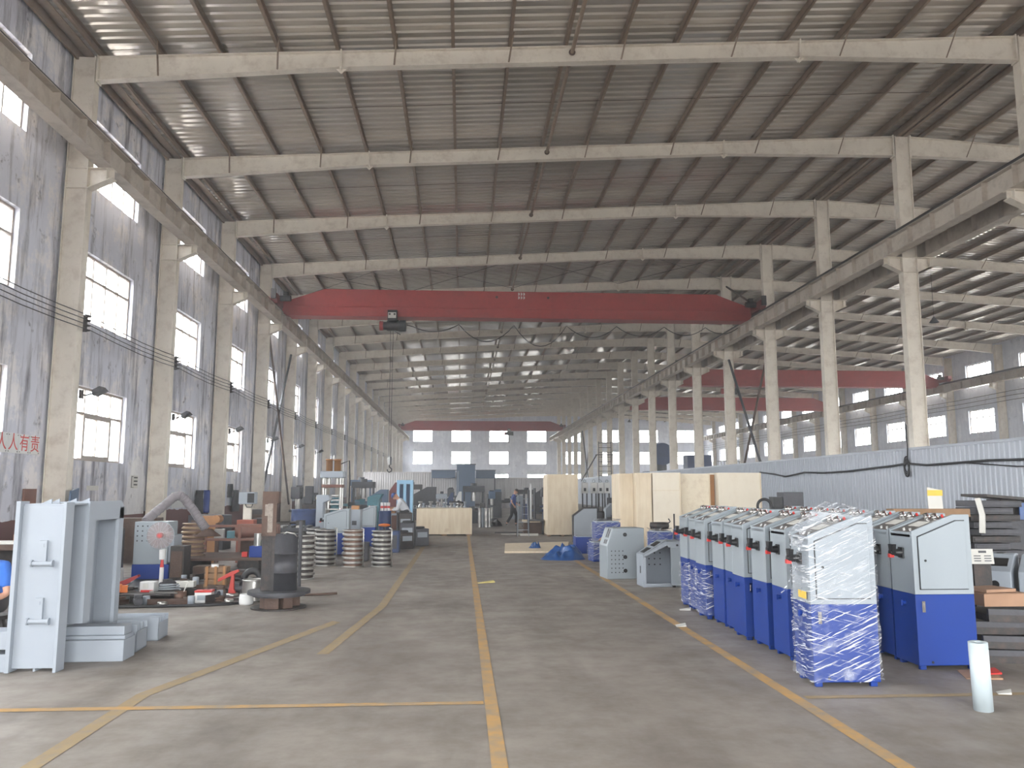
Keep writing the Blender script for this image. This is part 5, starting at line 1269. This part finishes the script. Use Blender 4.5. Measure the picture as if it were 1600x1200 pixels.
t = thing('orange_seat', 'orange stool seat on a thin leg before the bench', 'stool', (-2.15, 23.2, 0)); MB().sphere((0, 0, .66), .17, 18, 8, (1, .8, .28)).build('seat', ORANGE, t); MB().cyl((0, 0, .02), (0, 0, .62), .02, n=8).cyl((0, 0, 0), (0, 0, .02), .16, n=16).build('leg', DARK, t)
boxy('grey_crate', DBLUE, -1.9, 22.2, 0, (.5, .5, .55), 0, 'slate grey metal box right behind the ring stacks', 'box', .01, lambda t: MB().bx(-.2, .2, -.26, -.25, .1, .45).build('front', DARKB, t))
boxy('grey_crate', DARKB, -2.35, 19.6, 0, (.36, .4, .42), 0, 'dull grey box seen between the two right ring stacks', 'box', .01, lambda t: MB().bx(-.05, .05, -.1, .0, .42, .58).build('blue_can', BLUE, t))
for q, (x, y, h_) in enumerate(((-1.55, 24.0, .7), (-1.75, 25.4, .95), (-1.25, 24.7, .5), (-1.65, 23.4, .45))):
    t = boxy('welding_machine', DARK if q % 2 else DARKB, x, y, 0, (.42, .5, h_), .2*q, 'dark welding set in the clutter right of the bench, %s' % ('nearest the aisle edge', 'tallest one', 'low one by the long crate', 'lowest one in front')[q], 'machine', .02, lambda t, h_=h_: (MB().torus((0, 0, h_+.03), .13, .025).build('cable_coil', CABLE, t), MB().bx(-.15, .15, -.26, -.25, h_*.5, h_*.8).build('panel', GREY2, t)))
t = thing('pale_blue_door_frame', 'pale blue upright frame cabinet behind the bending worker', 'frame', (-2.36, 30.0, 0))
MB().bx(0, .1, 0, .4, 0, 1.98).build('post', LBLUE, t); MB().bx(.24, .34, 0, .4, .8, 1.86).build('post', LBLUE, t); MB().bx(.48, .58, 0, .4, 0, 1.98).build('post', LBLUE, t); MB().bx(.1, .48, 0, .4, 1.84, 1.98).build('top_rail', LBLUE, t); MB().bx(.1, .48, .3, .4, .0, 1.84).build('back_panel', SHADE, t)
# parts table behind the long crate
t = thing('parts_table', 'table of bright turned parts behind the long low crate', 'table', (-.9, 32.6, 0)); MB().bx(-1.1, 1.2, -.4, .4, .82, .9).build('top', DARKB, t)
for a in (-1.0, 1.1): MB().bx(a-.05, a+.05, -.35, .35, 0, .82).build('leg', DARK, t)
rnd = random.Random(4)
for q in range(16):
    r = rnd.uniform(.05, .10); h_ = rnd.uniform(.1, .32)
    o = MB().lathe([(.001, 0), (r, 0), (r, h_*.4), (r*.6, h_*.45), (r*.6, h_*.8), (r*.9, h_*.82), (r*.9, h_), (.001, h_)], n=16).build('turned_part', BRIGHT if q % 3 else GREY2); o.location = (-1.9+.135*q, 32.6+rnd.uniform(-.25, .25), .9)
    put(o, 'bright turned part on the table behind the long crate, %s from the left' % ORD[q], 'metal part', 'parts on the table')
# distant machines
BG = 'machines before the back partitions'
bgm = [
 ('cab', -4.0, 40, .9, .6, 1.64, SHADE, 'blue-grey machine cabinet far left behind the teal machine'),
 ('cab', -3.5, 43, .5, .5, 2.0, DRED, 'dark red narrow machine far behind the teal machine'),
 ('press', -5.2, 44, 1.1, .8, 2.2, DARKB, 'dark frame press far off by the left columns'),
 ('cab', -2.0, 45, 1.2, .8, 1.78, DARKB, 'dark wide rack cabinet far behind the pale blue frame'),
 ('drill', -.6, 44, 0, 0, 1.75, DARKB, 'dark drill press straight behind the parts table'),
 ('press', -.95, 39, .45, .5, 1.55, GREY2, 'pale small press behind the parts table'),
 ('cab', -.15, 38.5, .28, .3, 1.55, WHITEP, 'narrow white machine cabinet behind the long crate'),
 ('cab', -.55, 39.6, .3, .3, 1.5, DBLUE, 'narrow dark blue cabinet left of the narrow white one'),
 ('press', .58, 41, 1.0, .8, 1.95, DARKB, 'large grey frame press in the middle distance'),
 ('lathe', .35, 36.8, 1.6, 0, 1.12, DARK, 'dark lathe behind the right end of the long crate'),
 ('drill', 1.6, 44, 0, 0, 1.6, SHADE, 'slate blue drill press in the middle distance'),
 ('cab', 1.9, 48, .8, .6, 1.5, DARKB, 'grey machine cabinet left of the walking man far back'),
 ('lathe', 2.7, 52, 2.2, 0, 1.35, DARK, 'long dark lathe far behind the walking man'),
 ('press', 3.9, 50, 1.0, .8, 1.75, DARK, 'dark frame press far behind the ladder'),
 ('cab', 3.1, 46, .7, .6, 1.3, GREY2, 'grey cabinet behind the walking man'),
 ('drill', 4.3, 43, 0, 0, 1.75, DARKB, 'drill press behind the tall crate edge'),
 ('lathe', 3.6, 40, 1.3, 0, .95, DBLUE, 'small blue-grey lathe behind the ladder'),
 ('press', -3.2, 52, 1.3, .8, 2.1, DARK, 'dark frame press far back between partition and parts'),
 ('cab', 5.4, 56, 1.0, .7, 1.7, DARKB, 'dark cabinet far back at the right partition'),
 ('lathe', -1.2, 58, 2.4, 0, 1.3, DARKB, 'long grey lathe against the storeroom partition'),
 ('cab', -6.6, 36, .7, .6, 1.5, DARKB, 'dark cabinet by the fourth left column'),
 ('drill', -6.2, 31.5, 0, 0, 1.8, DARKB, 'dark drill press against the left columns'),
 ('press', -6.3, 52, 1.2, .8, 2.4, SHADE, 'slate frame press far along the left columns'),
 ('lathe', -6.2, 46, 2.0, 0, 1.2, TEAL, 'teal lathe far along the left columns'),
 ('cab', 2.3, 58, .9, .7, 1.65, SHADE, 'slate cabinet against the right partition'),
]
for k_, x, y, w_, d, h_, mt, lab in bgm:
    if k_ == 'cab': cabinet_m(x, y, w_, d, h_, mt, lab, BG)
    elif k_ == 'press': mill_press(x, y, w_, d, h_, mt, lab, BG)
    elif k_ == 'drill': drill_m(x, y, h_, mt, lab, BG)
    else: lathe_m(x, y, w_, h_, mt, lab, BG)
for q in range(4):
    drum(.78+.14*q, 36.0+.12*(q % 2), .075, .84, BRIGHT if q != 1 else GREY2, 'upright pale steel roller right of the long crate, %s from the left' % ORD[q], 0, 'roller', 'steel_roller', 'upright rollers')
heap('scrap_heap', DARK, 1.5, 37.6, .35, .35, .42, 31, .2, 'dark scrap heap at the foot of the upright rollers', 'scrap')
# dark booth and canopy at the back
t = thing('site_booth', 'dark blue-grey square tower booth before the end wall', 'booth', (.32, 71, 0)); MB().bx(-.78, .8, -.6, .6, 0, 3.75).build('walls', SHADE, t); MB().bx(-.84, .86, -.66, .66, 3.75, 3.82).build('roof', DARKB, t); MB().bx(-.7, -.62, -.62, -.6, .4, 3.2).build('pipe', GREY2, t)
t = thing('canopy', 'slate blue corrugated fascia either side of the booth', 'canopy', (0, 71.72, 0)); MB().bx(-2.65, -.6, -.1, .1, 2.62, 3.28).build('fascia', SHADE, t); MB().bx(1.2, 2.9, -.1, .1, 2.6, 3.28).build('fascia', SHADE, t); MB().bx(-2.7, 2.95, -.2, .3, 3.28, 3.33).build('gutter', DARKB, t)
for a in (-2.6, 2.85): MB().bx(a-.04, a+.04, -.06, .06, 0, 2.62).build('post', DARKB, t)
# white-headed machines behind the tall crate
for q, x in enumerate((4.56, 4.92, 5.18, 5.45)):
    t = thing('white_head_press', 'small column press with a white box head beside the tall crate, %s from the left' % ORD[q], 'machine', (x, 30.4+.1*q, 0), 0, 'white-headed presses')
    MB().bx(-.11, .11, -.12, .12, 1.5, 1.9).build('head', WHITEP, t, .015); MB().torus((0, 0, 1.95), .05, .012, 'y', 16, 6).build('lifting_eye', GREY, t); MB().bx(-.05, .04, -.125, -.12, 1.58, 1.7).build('gauge', BLACKP, t)
    for s in (-.08, .08): MB().cyl((s, 0, .5), (s, 0, 1.5), .025, n=10).build('column', DARKB, t)
    MB().bx(-.12, .12, -.15, .15, 0, .5).build('base', DARK, t)
t = thing('grey_pentagon_cover', 'grey pentagon-shaped machine cover leaning by the tall crate', 'cover', (3.5, 25.6, 0)); MB().prism([(0, .05), (0, .82), (.32, 1.05), (.72, 1.05), (.72, .05)], 'y', 0, .06).build('plate', GREY2, t, .01); MB().prism([(-.03, .0), (-.03, .84), (.31, 1.09), (.75, 1.09), (.75, 0)], 'y', .06, .3).build('housing', DARK, t, .01)
t = thing('arrow_top_machine', 'grey machine cover with a pointed top and blue triangle mark', 'machine', (4.9, 27, 0)); MB().prism([(-.2, 0), (-.2, 1.0), (0, 1.2), (.2, 1.0), (.2, 0)], 'y', -.2, .2).build('cover', GREY2, t, .01); MB().prism([(-.03, .80), (.10, .80), (.035, .70)], 'y', -.21, -.2).build('mark', DBLUE, t); MB().prism([(.0, .785), (.07, .785), (.035, .73)], 'y', -.214, -.209).build('mark_centre', GREY, t)
lathe_m(4.7, 26.2, 1.1, .95, DARKB, 'grey machine bed between the enclosures and the white-headed presses')
cabinet_m(5.75, 28.6, .3, .4, 1.6, DBLUE, 'narrow dark blue cabinet left of the narrow crate'); cabinet_m(5.25, 28.4, .36, .4, 1.36, DARKB, 'dark box cabinet with a brown panel behind the arrow machine', None, False, BRONZE)
for q, (x, y, h_) in enumerate(((2.92, 33.0, 1.7), (2.78, 34.2, 1.6), (2.98, 35.5, 1.9), (2.8, 37.0, 1.5))):
    o = MB().cyl((x, y, 0), (x, y, h_), .05, n=12).bx(x-.12, x+.12, y-.12, y+.12, 0, .03).build('upright_bar', DARKB if q != 2 else WHITEP); put(o, 'upright bar left of the tall crate, %s from the camera' % ORD[q], 'bar', 'upright bars by the tall crate')
t = thing('iron_pedestal', 'pale-topped iron machine base left of the tall crate', 'machine base', (2.62, 30.9, 0)); MB().bx(-.32, .36, -.3, .3, 0, .42).build('base', RUST, t, .02); MB().bx(-.34, .3, -.34, .34, .42, .52).build('top', PLY, t, .01)
o = MB().bx(2.1, 2.75, 29.6, 29.75, 0, .07).build('white_board', PAPER); put(o, 'short white board lying at the foot of the machine base', 'board')
o = MB().bx(1.25, 2.3, 31.2, 31.5, 0, .05).build('dark_plank', DARK); put(o, 'dark plank on the floor left of the step ladder', 'plank')
o = MB().bx(1.45, 2.2, 30.4, 30.55, 0, .03).build('pale_batten', PAPER); put(o, 'pale batten on the floor left of the step ladder', 'batten')
# step ladder and trolley
t = thing('step_ladder', 'thin metal step ladder beside the walking man', 'ladder', (2.17, 29.3, 0))
for s in (-.2, .2):
    MB().tube([(s, -.22, 0), (s*.8, .05, 1.40)], .014, 6).build('front_rail', GREY2, t); MB().tube([(s, .4, 0), (s*.8, .08, 1.38)], .012, 6).build('rear_rail', DARKB, t)
for q in range(5): MB().bx(-.19, .19, -.2+.05*q, -.12+.05*q, .22+.27*q, .24+.27*q).build('step', GREY2, t)
t = thing('hand_trolley', 'small frame trolley right of the step ladder', 'trolley', (2.72, 30.3, 0)); MB().bx(-.28, .28, -.25, .25, .5, .55).build('deck', DARKB, t)
for a in (-.26, .26):
    for b_ in (-.2, .2): MB().cyl((a, b_, .08), (a, b_, .5), .016, n=8).build('leg', DARKB, t); MB().cyl((a-.015, b_, .06), (a+.015, b_, .06), .06, n=14).build('wheel', CABLE, t)
# platform ladder on the middle columns
t = thing('ladder_platform', 'dark steel ladder cage on a distant middle column', 'ladder', (13.7, 78, 0))
for s in (-.6, .6):
    MB().cyl((s, 0, 2.6), (s, 0, 6.2), .04, n=8).build('stile', DARK, t)
for q in range(8): MB().bx(-.6, .6, -.03, .03, 2.9+.45*q, 2.95+.45*q).build('rung', DARK, t)
MB().bx(-.9, .9, -.5, .2, 4.9, 4.97).build('platform', DARK, t); MB().tube([(-.9, -.5, 4.9), (-2.4, -.5, 2.4)], .06, 6).build('stair', DARK, t); MB().cyl((-.6, 0, 0), (-.6, 0, 2.6), .05, n=8).cyl((.6, 0, 0), (.6, 0, 2.6), .05, n=8).build('post', DARK, t)
# plant in the right bay seen over the partition
t = thing('blue_blower', 'round blue blower on a deck in the right bay', 'blower', (20.5, 80, 0)); MB().bx(-2.5, 4, -1, 1, 3.2, 3.4).build('deck', DBLUE, t); MB().cyl((-.8, -.5, 5.1), (-.8, .5, 5.1), 1.1, n=28).build('casing', DBLUE, t); MB().cyl((-.8, 0, 3.4), (-.8, 0, 4.2), .5, n=16).build('pedestal', DARKB, t); MB().bx(1.6, 4, -.8, .8, 3.4, 5).build('tank', DBLUE, t)
for a in (-2.3, 3.8): MB().bx(a-.1, a+.1, -.8, .8, 0, 3.2).build('leg', DARKB, t)
r_ = MB()
for q in range(8): r_.cyl((4.6+.3*q, -1, 3.0), (4.6+.3*q, -1, 4.4), .03, n=6)
r_.bx(4.5, 6.8, -1.03, -.97, 4.35, 4.42).bx(4.5, 6.8, -1.03, -.97, 3.7, 3.75).bx(4.4, 6.9, -1.1, .9, 2.9, 3.0).bx(6.7, 6.9, -.1, .1, 0, 2.9); r_.build('railing', DARK, t)
# ------------------------------------------------------------------ people
import bmesh
def skin_mesh(name, chains, mat, parent, root=0, sub=2):
    """chains: list of lists of (point, radius); chains share a vertex where points coincide."""
    bm = bmesh.new(); L = bm.verts.layers.skin.verify(); key = {}
    def V(p, r):
        k = tuple(round(c, 4) for c in p)
        if k not in key:
            v = bm.verts.new(p); v[L].radius = (r, r) if not isinstance(r, tuple) else r; key[k] = v
            if len(key) == 1: v[L].use_root = True
        return key[k]
    for ch in chains:
        prev = None
        for p, r in ch:
            v = V(p, r)
            if prev is not None and prev != v and not bm.edges.get((prev, v)): bm.edges.new((prev, v))
            prev = v
    me = bpy.data.meshes.new(name); bm.to_mesh(me); bm.free(); me.materials.append(mat)
    o = bpy.data.objects.new(name, me); COL.objects.link(o)
    if parent: o.parent = parent
    sk = o.modifiers.new('skin', 'SKIN'); sk.use_smooth_shade = True
    sb = o.modifiers.new('sub', 'SUBSURF'); sb.levels = sub; sb.render_levels = sub
    return o
def lerp(a, b, t): return tuple(a[i]+(b[i]-a[i])*t for i in range(3))
def hand_chains(wrist, d, side, curl=.5):
    # palm along d, four fingers and a thumb from the side of the palm
    d = Vector(d).normalized(); s = Vector(side).normalized(); n = d.cross(s).normalized(); w_ = Vector(wrist); out = []
    palm = w_+d*.07
    out.append([(tuple(w_), .026), (tuple(palm), (.036, .02))])
    for k, (off, ln) in enumerate(((-.03, .065), (-.01, .078), (.01, .072), (.03, .056))):
        b = palm+s*off+d*.015; m = b+d*ln*.5+n*(.012*curl); e = m+d*ln*.42+n*(.035*curl)
        out.append([(tuple(palm), (.036, .02)), (tuple(b), .0095), (tuple(m), .009), (tuple(e), .007)])
    tb = w_+d*.03; t1 = tb-s*.04+d*.02; t2 = t1-s*.012+d*.035
    out.append([(tuple(palm), (.036, .02)), (tuple(t1), .011), (tuple(t2), .009)])
    return out
def person(name, label, J, tops, bottoms, hair_mat, long_sleeve=False, cap=None):
    """J: joint dict in world metres."""
    t = thing(name, label, 'person', J['pelvis'][:2]+(0,))
    def w(p): return (p[0]-t.location.x, p[1]-t.location.y, p[2])
    j = {k: (w(v) if len(v) == 3 else v) for k, v in J.items()}
    pel, ch, nk, hd = j['pelvis'], j['chest'], j['neck'], j['head']
    body = []
    body.append([(pel, .10), (lerp(pel, ch, .5), .10), (ch, .10), (nk, .05)])
    up = Vector(hd)-Vector(nk); fwd = Vector(j['face']).normalized()
    body.append([(nk, .055), (lerp(nk, hd, .5), (.07, .075)), (hd, (.082, .098)), (tuple(Vector(hd)+up.normalized()*.08), (.062, .075))])
    for s in ('l', 'r'):
        body.append([(ch, .10), (j['sh_'+s], .052), (lerp(j['sh_'+s], j['el_'+s], .5), .046), (j['el_'+s], .038), (lerp(j['el_'+s], j['wr_'+s], .4), .036), (j['wr_'+s], .026)])
        d = Vector(j['wr_'+s])-Vector(j['el_'+s]); sd = d.cross(fwd if abs(d.normalized().dot(fwd)) < .9 else Vector((0, 0, 1)))
        body += hand_chains(j['wr_'+s], d, sd)
        body.append([(pel, .10), (j['hip_'+s], .08), (lerp(j['hip_'+s], j['kn_'+s], .5), .076), (j['kn_'+s], .058), (lerp(j['kn_'+s], j['an_'+s], .35), .056), (j['an_'+s], .036)])
        body.append([(j['an_'+s], .036), (tuple(Vector(j['an_'+s])+Vector(j['toe']).normalized()*.12+Vector((0, 0, -.045))), .034)])
    skin_mesh('body', body, SKIN, t)
    # clothing grown over the same joints
    sh = [[(lerp(pel, ch, -.22), .15), (lerp(pel, ch, .1), .152), (lerp(pel, ch, .5), .135), (ch, .145), (lerp(ch, nk, .8), .08)]]
    for s in ('l', 'r'):
        c = [(ch, .145), (j['sh_'+s], .074), (lerp(j['sh_'+s], j['el_'+s], .55), .064)]
        if long_sleeve: c += [(j['el_'+s], .054), (lerp(j['el_'+s], j['wr_'+s], .9), .042)]
        else: c += [(lerp(j['sh_'+s], j['el_'+s], .8), .06)]
        sh.append(c)
    skin_mesh('shirt', sh, tops, t)
    tr = [[(lerp(pel, ch, .42), .118), (pel, .138)]]
    for s in ('l', 'r'):
        tr.append([(pel, .138), (j['hip_'+s], .115), (lerp(j['hip_'+s], j['kn_'+s], .5), .093), (j['kn_'+s], .076), (lerp(j['kn_'+s], j['an_'+s], .5), .07), (lerp(j['kn_'+s], j['an_'+s], .93), .062)])
    skin_mesh('trousers', tr, bottoms, t)
    tv = Vector(j['toe']).normalized()
    for s in ('l', 'r'):
        a = Vector(j['an_'+s]); skin_mesh('shoe', [[(tuple(a-tv*.05+Vector((0, 0, -.045))), .042), (tuple(a+tv*.06+Vector((0, 0, -.045))), .045), (tuple(a+tv*.15+Vector((0, 0, -.052))), .036)]], BLACKC, t)
    # hair, eyes, nose, mouth, ears
    h = Vector(hd); u = up.normalized(); sd = fwd.cross(u).normalized(); f2 = u.cross(sd) if u.cross(sd).dot(fwd) > 0 else -u.cross(sd)
    MM = Matrix.Translation(h) @ Matrix((sd, f2, u)).transposed().to_4x4()
    MB().sphere((0, -.03, .058), .098, 18, 10, (.93, 1.02, .9), MM).build('hair', cap or hair_mat, t)
    if cap: MB().prism([(-.07, .06), (.07, .06), (.055, .16), (-.055, .16)], 'z', .045, .06, MM).build('cap_peak', cap, t)
    fm = MB()
    for s in (-1, 1): fm.sphere((s*.032, .088, .012), .011, 8, 6, (1.3, .6, .7), MM)
    fm.build('eyes', HAIR, t)
    MB().prism([(.095, .01), (.125, -.028), (.09, -.036)], 'x', -.012, .012, MM).build('nose', SKIN, t)
    MB().sphere((0, .088, -.06), .02, 10, 6, (1.2, .4, .3), MM).build('mouth', plain('lip', srgb(150, 90, 84), .6), t)
    for s in (-1, 1): MB().sphere((s*.088, -.005, -.005), .026, 10, 6, (.4, .8, 1.2), MM).build('ear', SKIN, t)
    return t
# walking man: stride towards the right, hand in pocket, head bowed
ox, oy = 2.34, 37.6
P = lambda x, y, z: (ox+x, oy+y, z)
person('person', 'man in a dark blue polo shirt and black trousers walking across the aisle, head bowed', dict(
    pelvis=P(-.02, 0, .90), chest=P(.03, 0, 1.27), neck=P(.06, 0, 1.43), head=P(.13, 0, 1.54), face=(1, -.25, -.45), toe=(1, -.15, 0),
    sh_l=P(.02, .19, 1.37), el_l=P(.03, .25, 1.10), wr_l=P(.20, .2, .98), sh_r=P(.01, -.19, 1.37), el_r=P(-.10, -.25, 1.10), wr_r=P(.02, -.18, .92),
    hip_l=P(-.01, .09, .86), kn_l=P(.16, .09, .48), an_l=P(.14, .09, .09), hip_r=P(-.03, -.09, .86), kn_r=P(-.08, -.09, .47), an_r=P(-.30, -.09, .12)), NAVY, BLACKC, HAIR)
# bending worker
ox, oy = -1.86, 26.85
person('person', 'worker in a pale grey shirt and dark cap bending over the steel bench', dict(
    pelvis=P(.12, -.42, .88), chest=P(-.06, -.38, 1.22), neck=P(-.17, -.36, 1.36), head=P(-.27, -.35, 1.42), face=(-.8, .1, -.6), toe=(-1, .1, 0),
    sh_l=P(-.10, -.56, 1.28), el_l=P(-.18, -.58, 1.02), wr_l=P(-.36, -.44, 1.0), sh_r=P(-.06, -.20, 1.28), el_r=P(-.20, -.16, 1.05), wr_r=P(-.36, -.2, 1.02),
    hip_l=P(.12, -.52, .85), kn_l=P(.06, -.52, .47), an_l=P(.14, -.52, .09), hip_r=P(.12, -.33, .85), kn_r=P(.04, -.33, .47), an_r=P(.10, -.33, .09)), GREYC, BLACKC, HAIR, True, NAVY)
# crouching worker at the left picture edge
ox, oy = -5.07, 9.3
person('person', 'worker in a blue T-shirt sitting low at the left picture edge beside the press body', dict(
    pelvis=P(0, .1, .43), chest=P(0, -.06, .74), neck=P(0, -.13, .90), head=P(-.02, -.20, 1.03), face=(-.2, -1, -.3), toe=(0, -1, 0),
    sh_l=P(.19, -.07, .83), el_l=P(.27, -.14, .55), wr_l=P(.14, -.38, .48), sh_r=P(-.19, -.07, .83), el_r=P(-.27, -.14, .55), wr_r=P(-.14, -.38, .48),
    hip_l=P(.1, .06, .43), kn_l=P(.17, -.34, .50), an_l=P(.15, -.26, .09), hip_r=P(-.1, .06, .43), kn_r=P(-.17, -.34, .50), an_r=P(-.15, -.26, .09)), BLUEC, DARKB, HAIR)
t = thing('low_stool', 'low dark stool under the sitting worker at the left edge', 'stool', (ox, oy+.12, 0))
MB().cyl((0, 0, .26), (0, 0, .30), .17, n=24).build('seat', DARK, t)
for a in (.6, 2.7, 4.7): MB().cyl((.14*math.cos(a), .14*math.sin(a), 0), (.1*math.cos(a), .1*math.sin(a), .26), .016, n=8).build('leg', DARK, t)
# ------------------------------------------------------------------ dusty air in the hall
m = bpy.data.materials.new('dusty_air'); m.use_nodes = True; nt = m.node_tree; nt.nodes.clear()
ou = nt.nodes.new('ShaderNodeOutputMaterial'); vsn = nt.nodes.new('ShaderNodeVolumeScatter'); vsn.inputs['Density'].default_value = .003; vsn.inputs['Anisotropy'].default_value = .35; vsn.inputs['Color'].default_value = (.96, .97, 1, 1)
nt.links.new(vsn.outputs[0], ou.inputs['Volume'])
o = MB().bx(-9.6, 38.4, -11.6, 127.3, -.29, 13.7).build('hall_haze', m); o['kind'] = 'stuff'; o['label'] = 'thin dusty haze filling the whole hall'; o['category'] = 'haze'
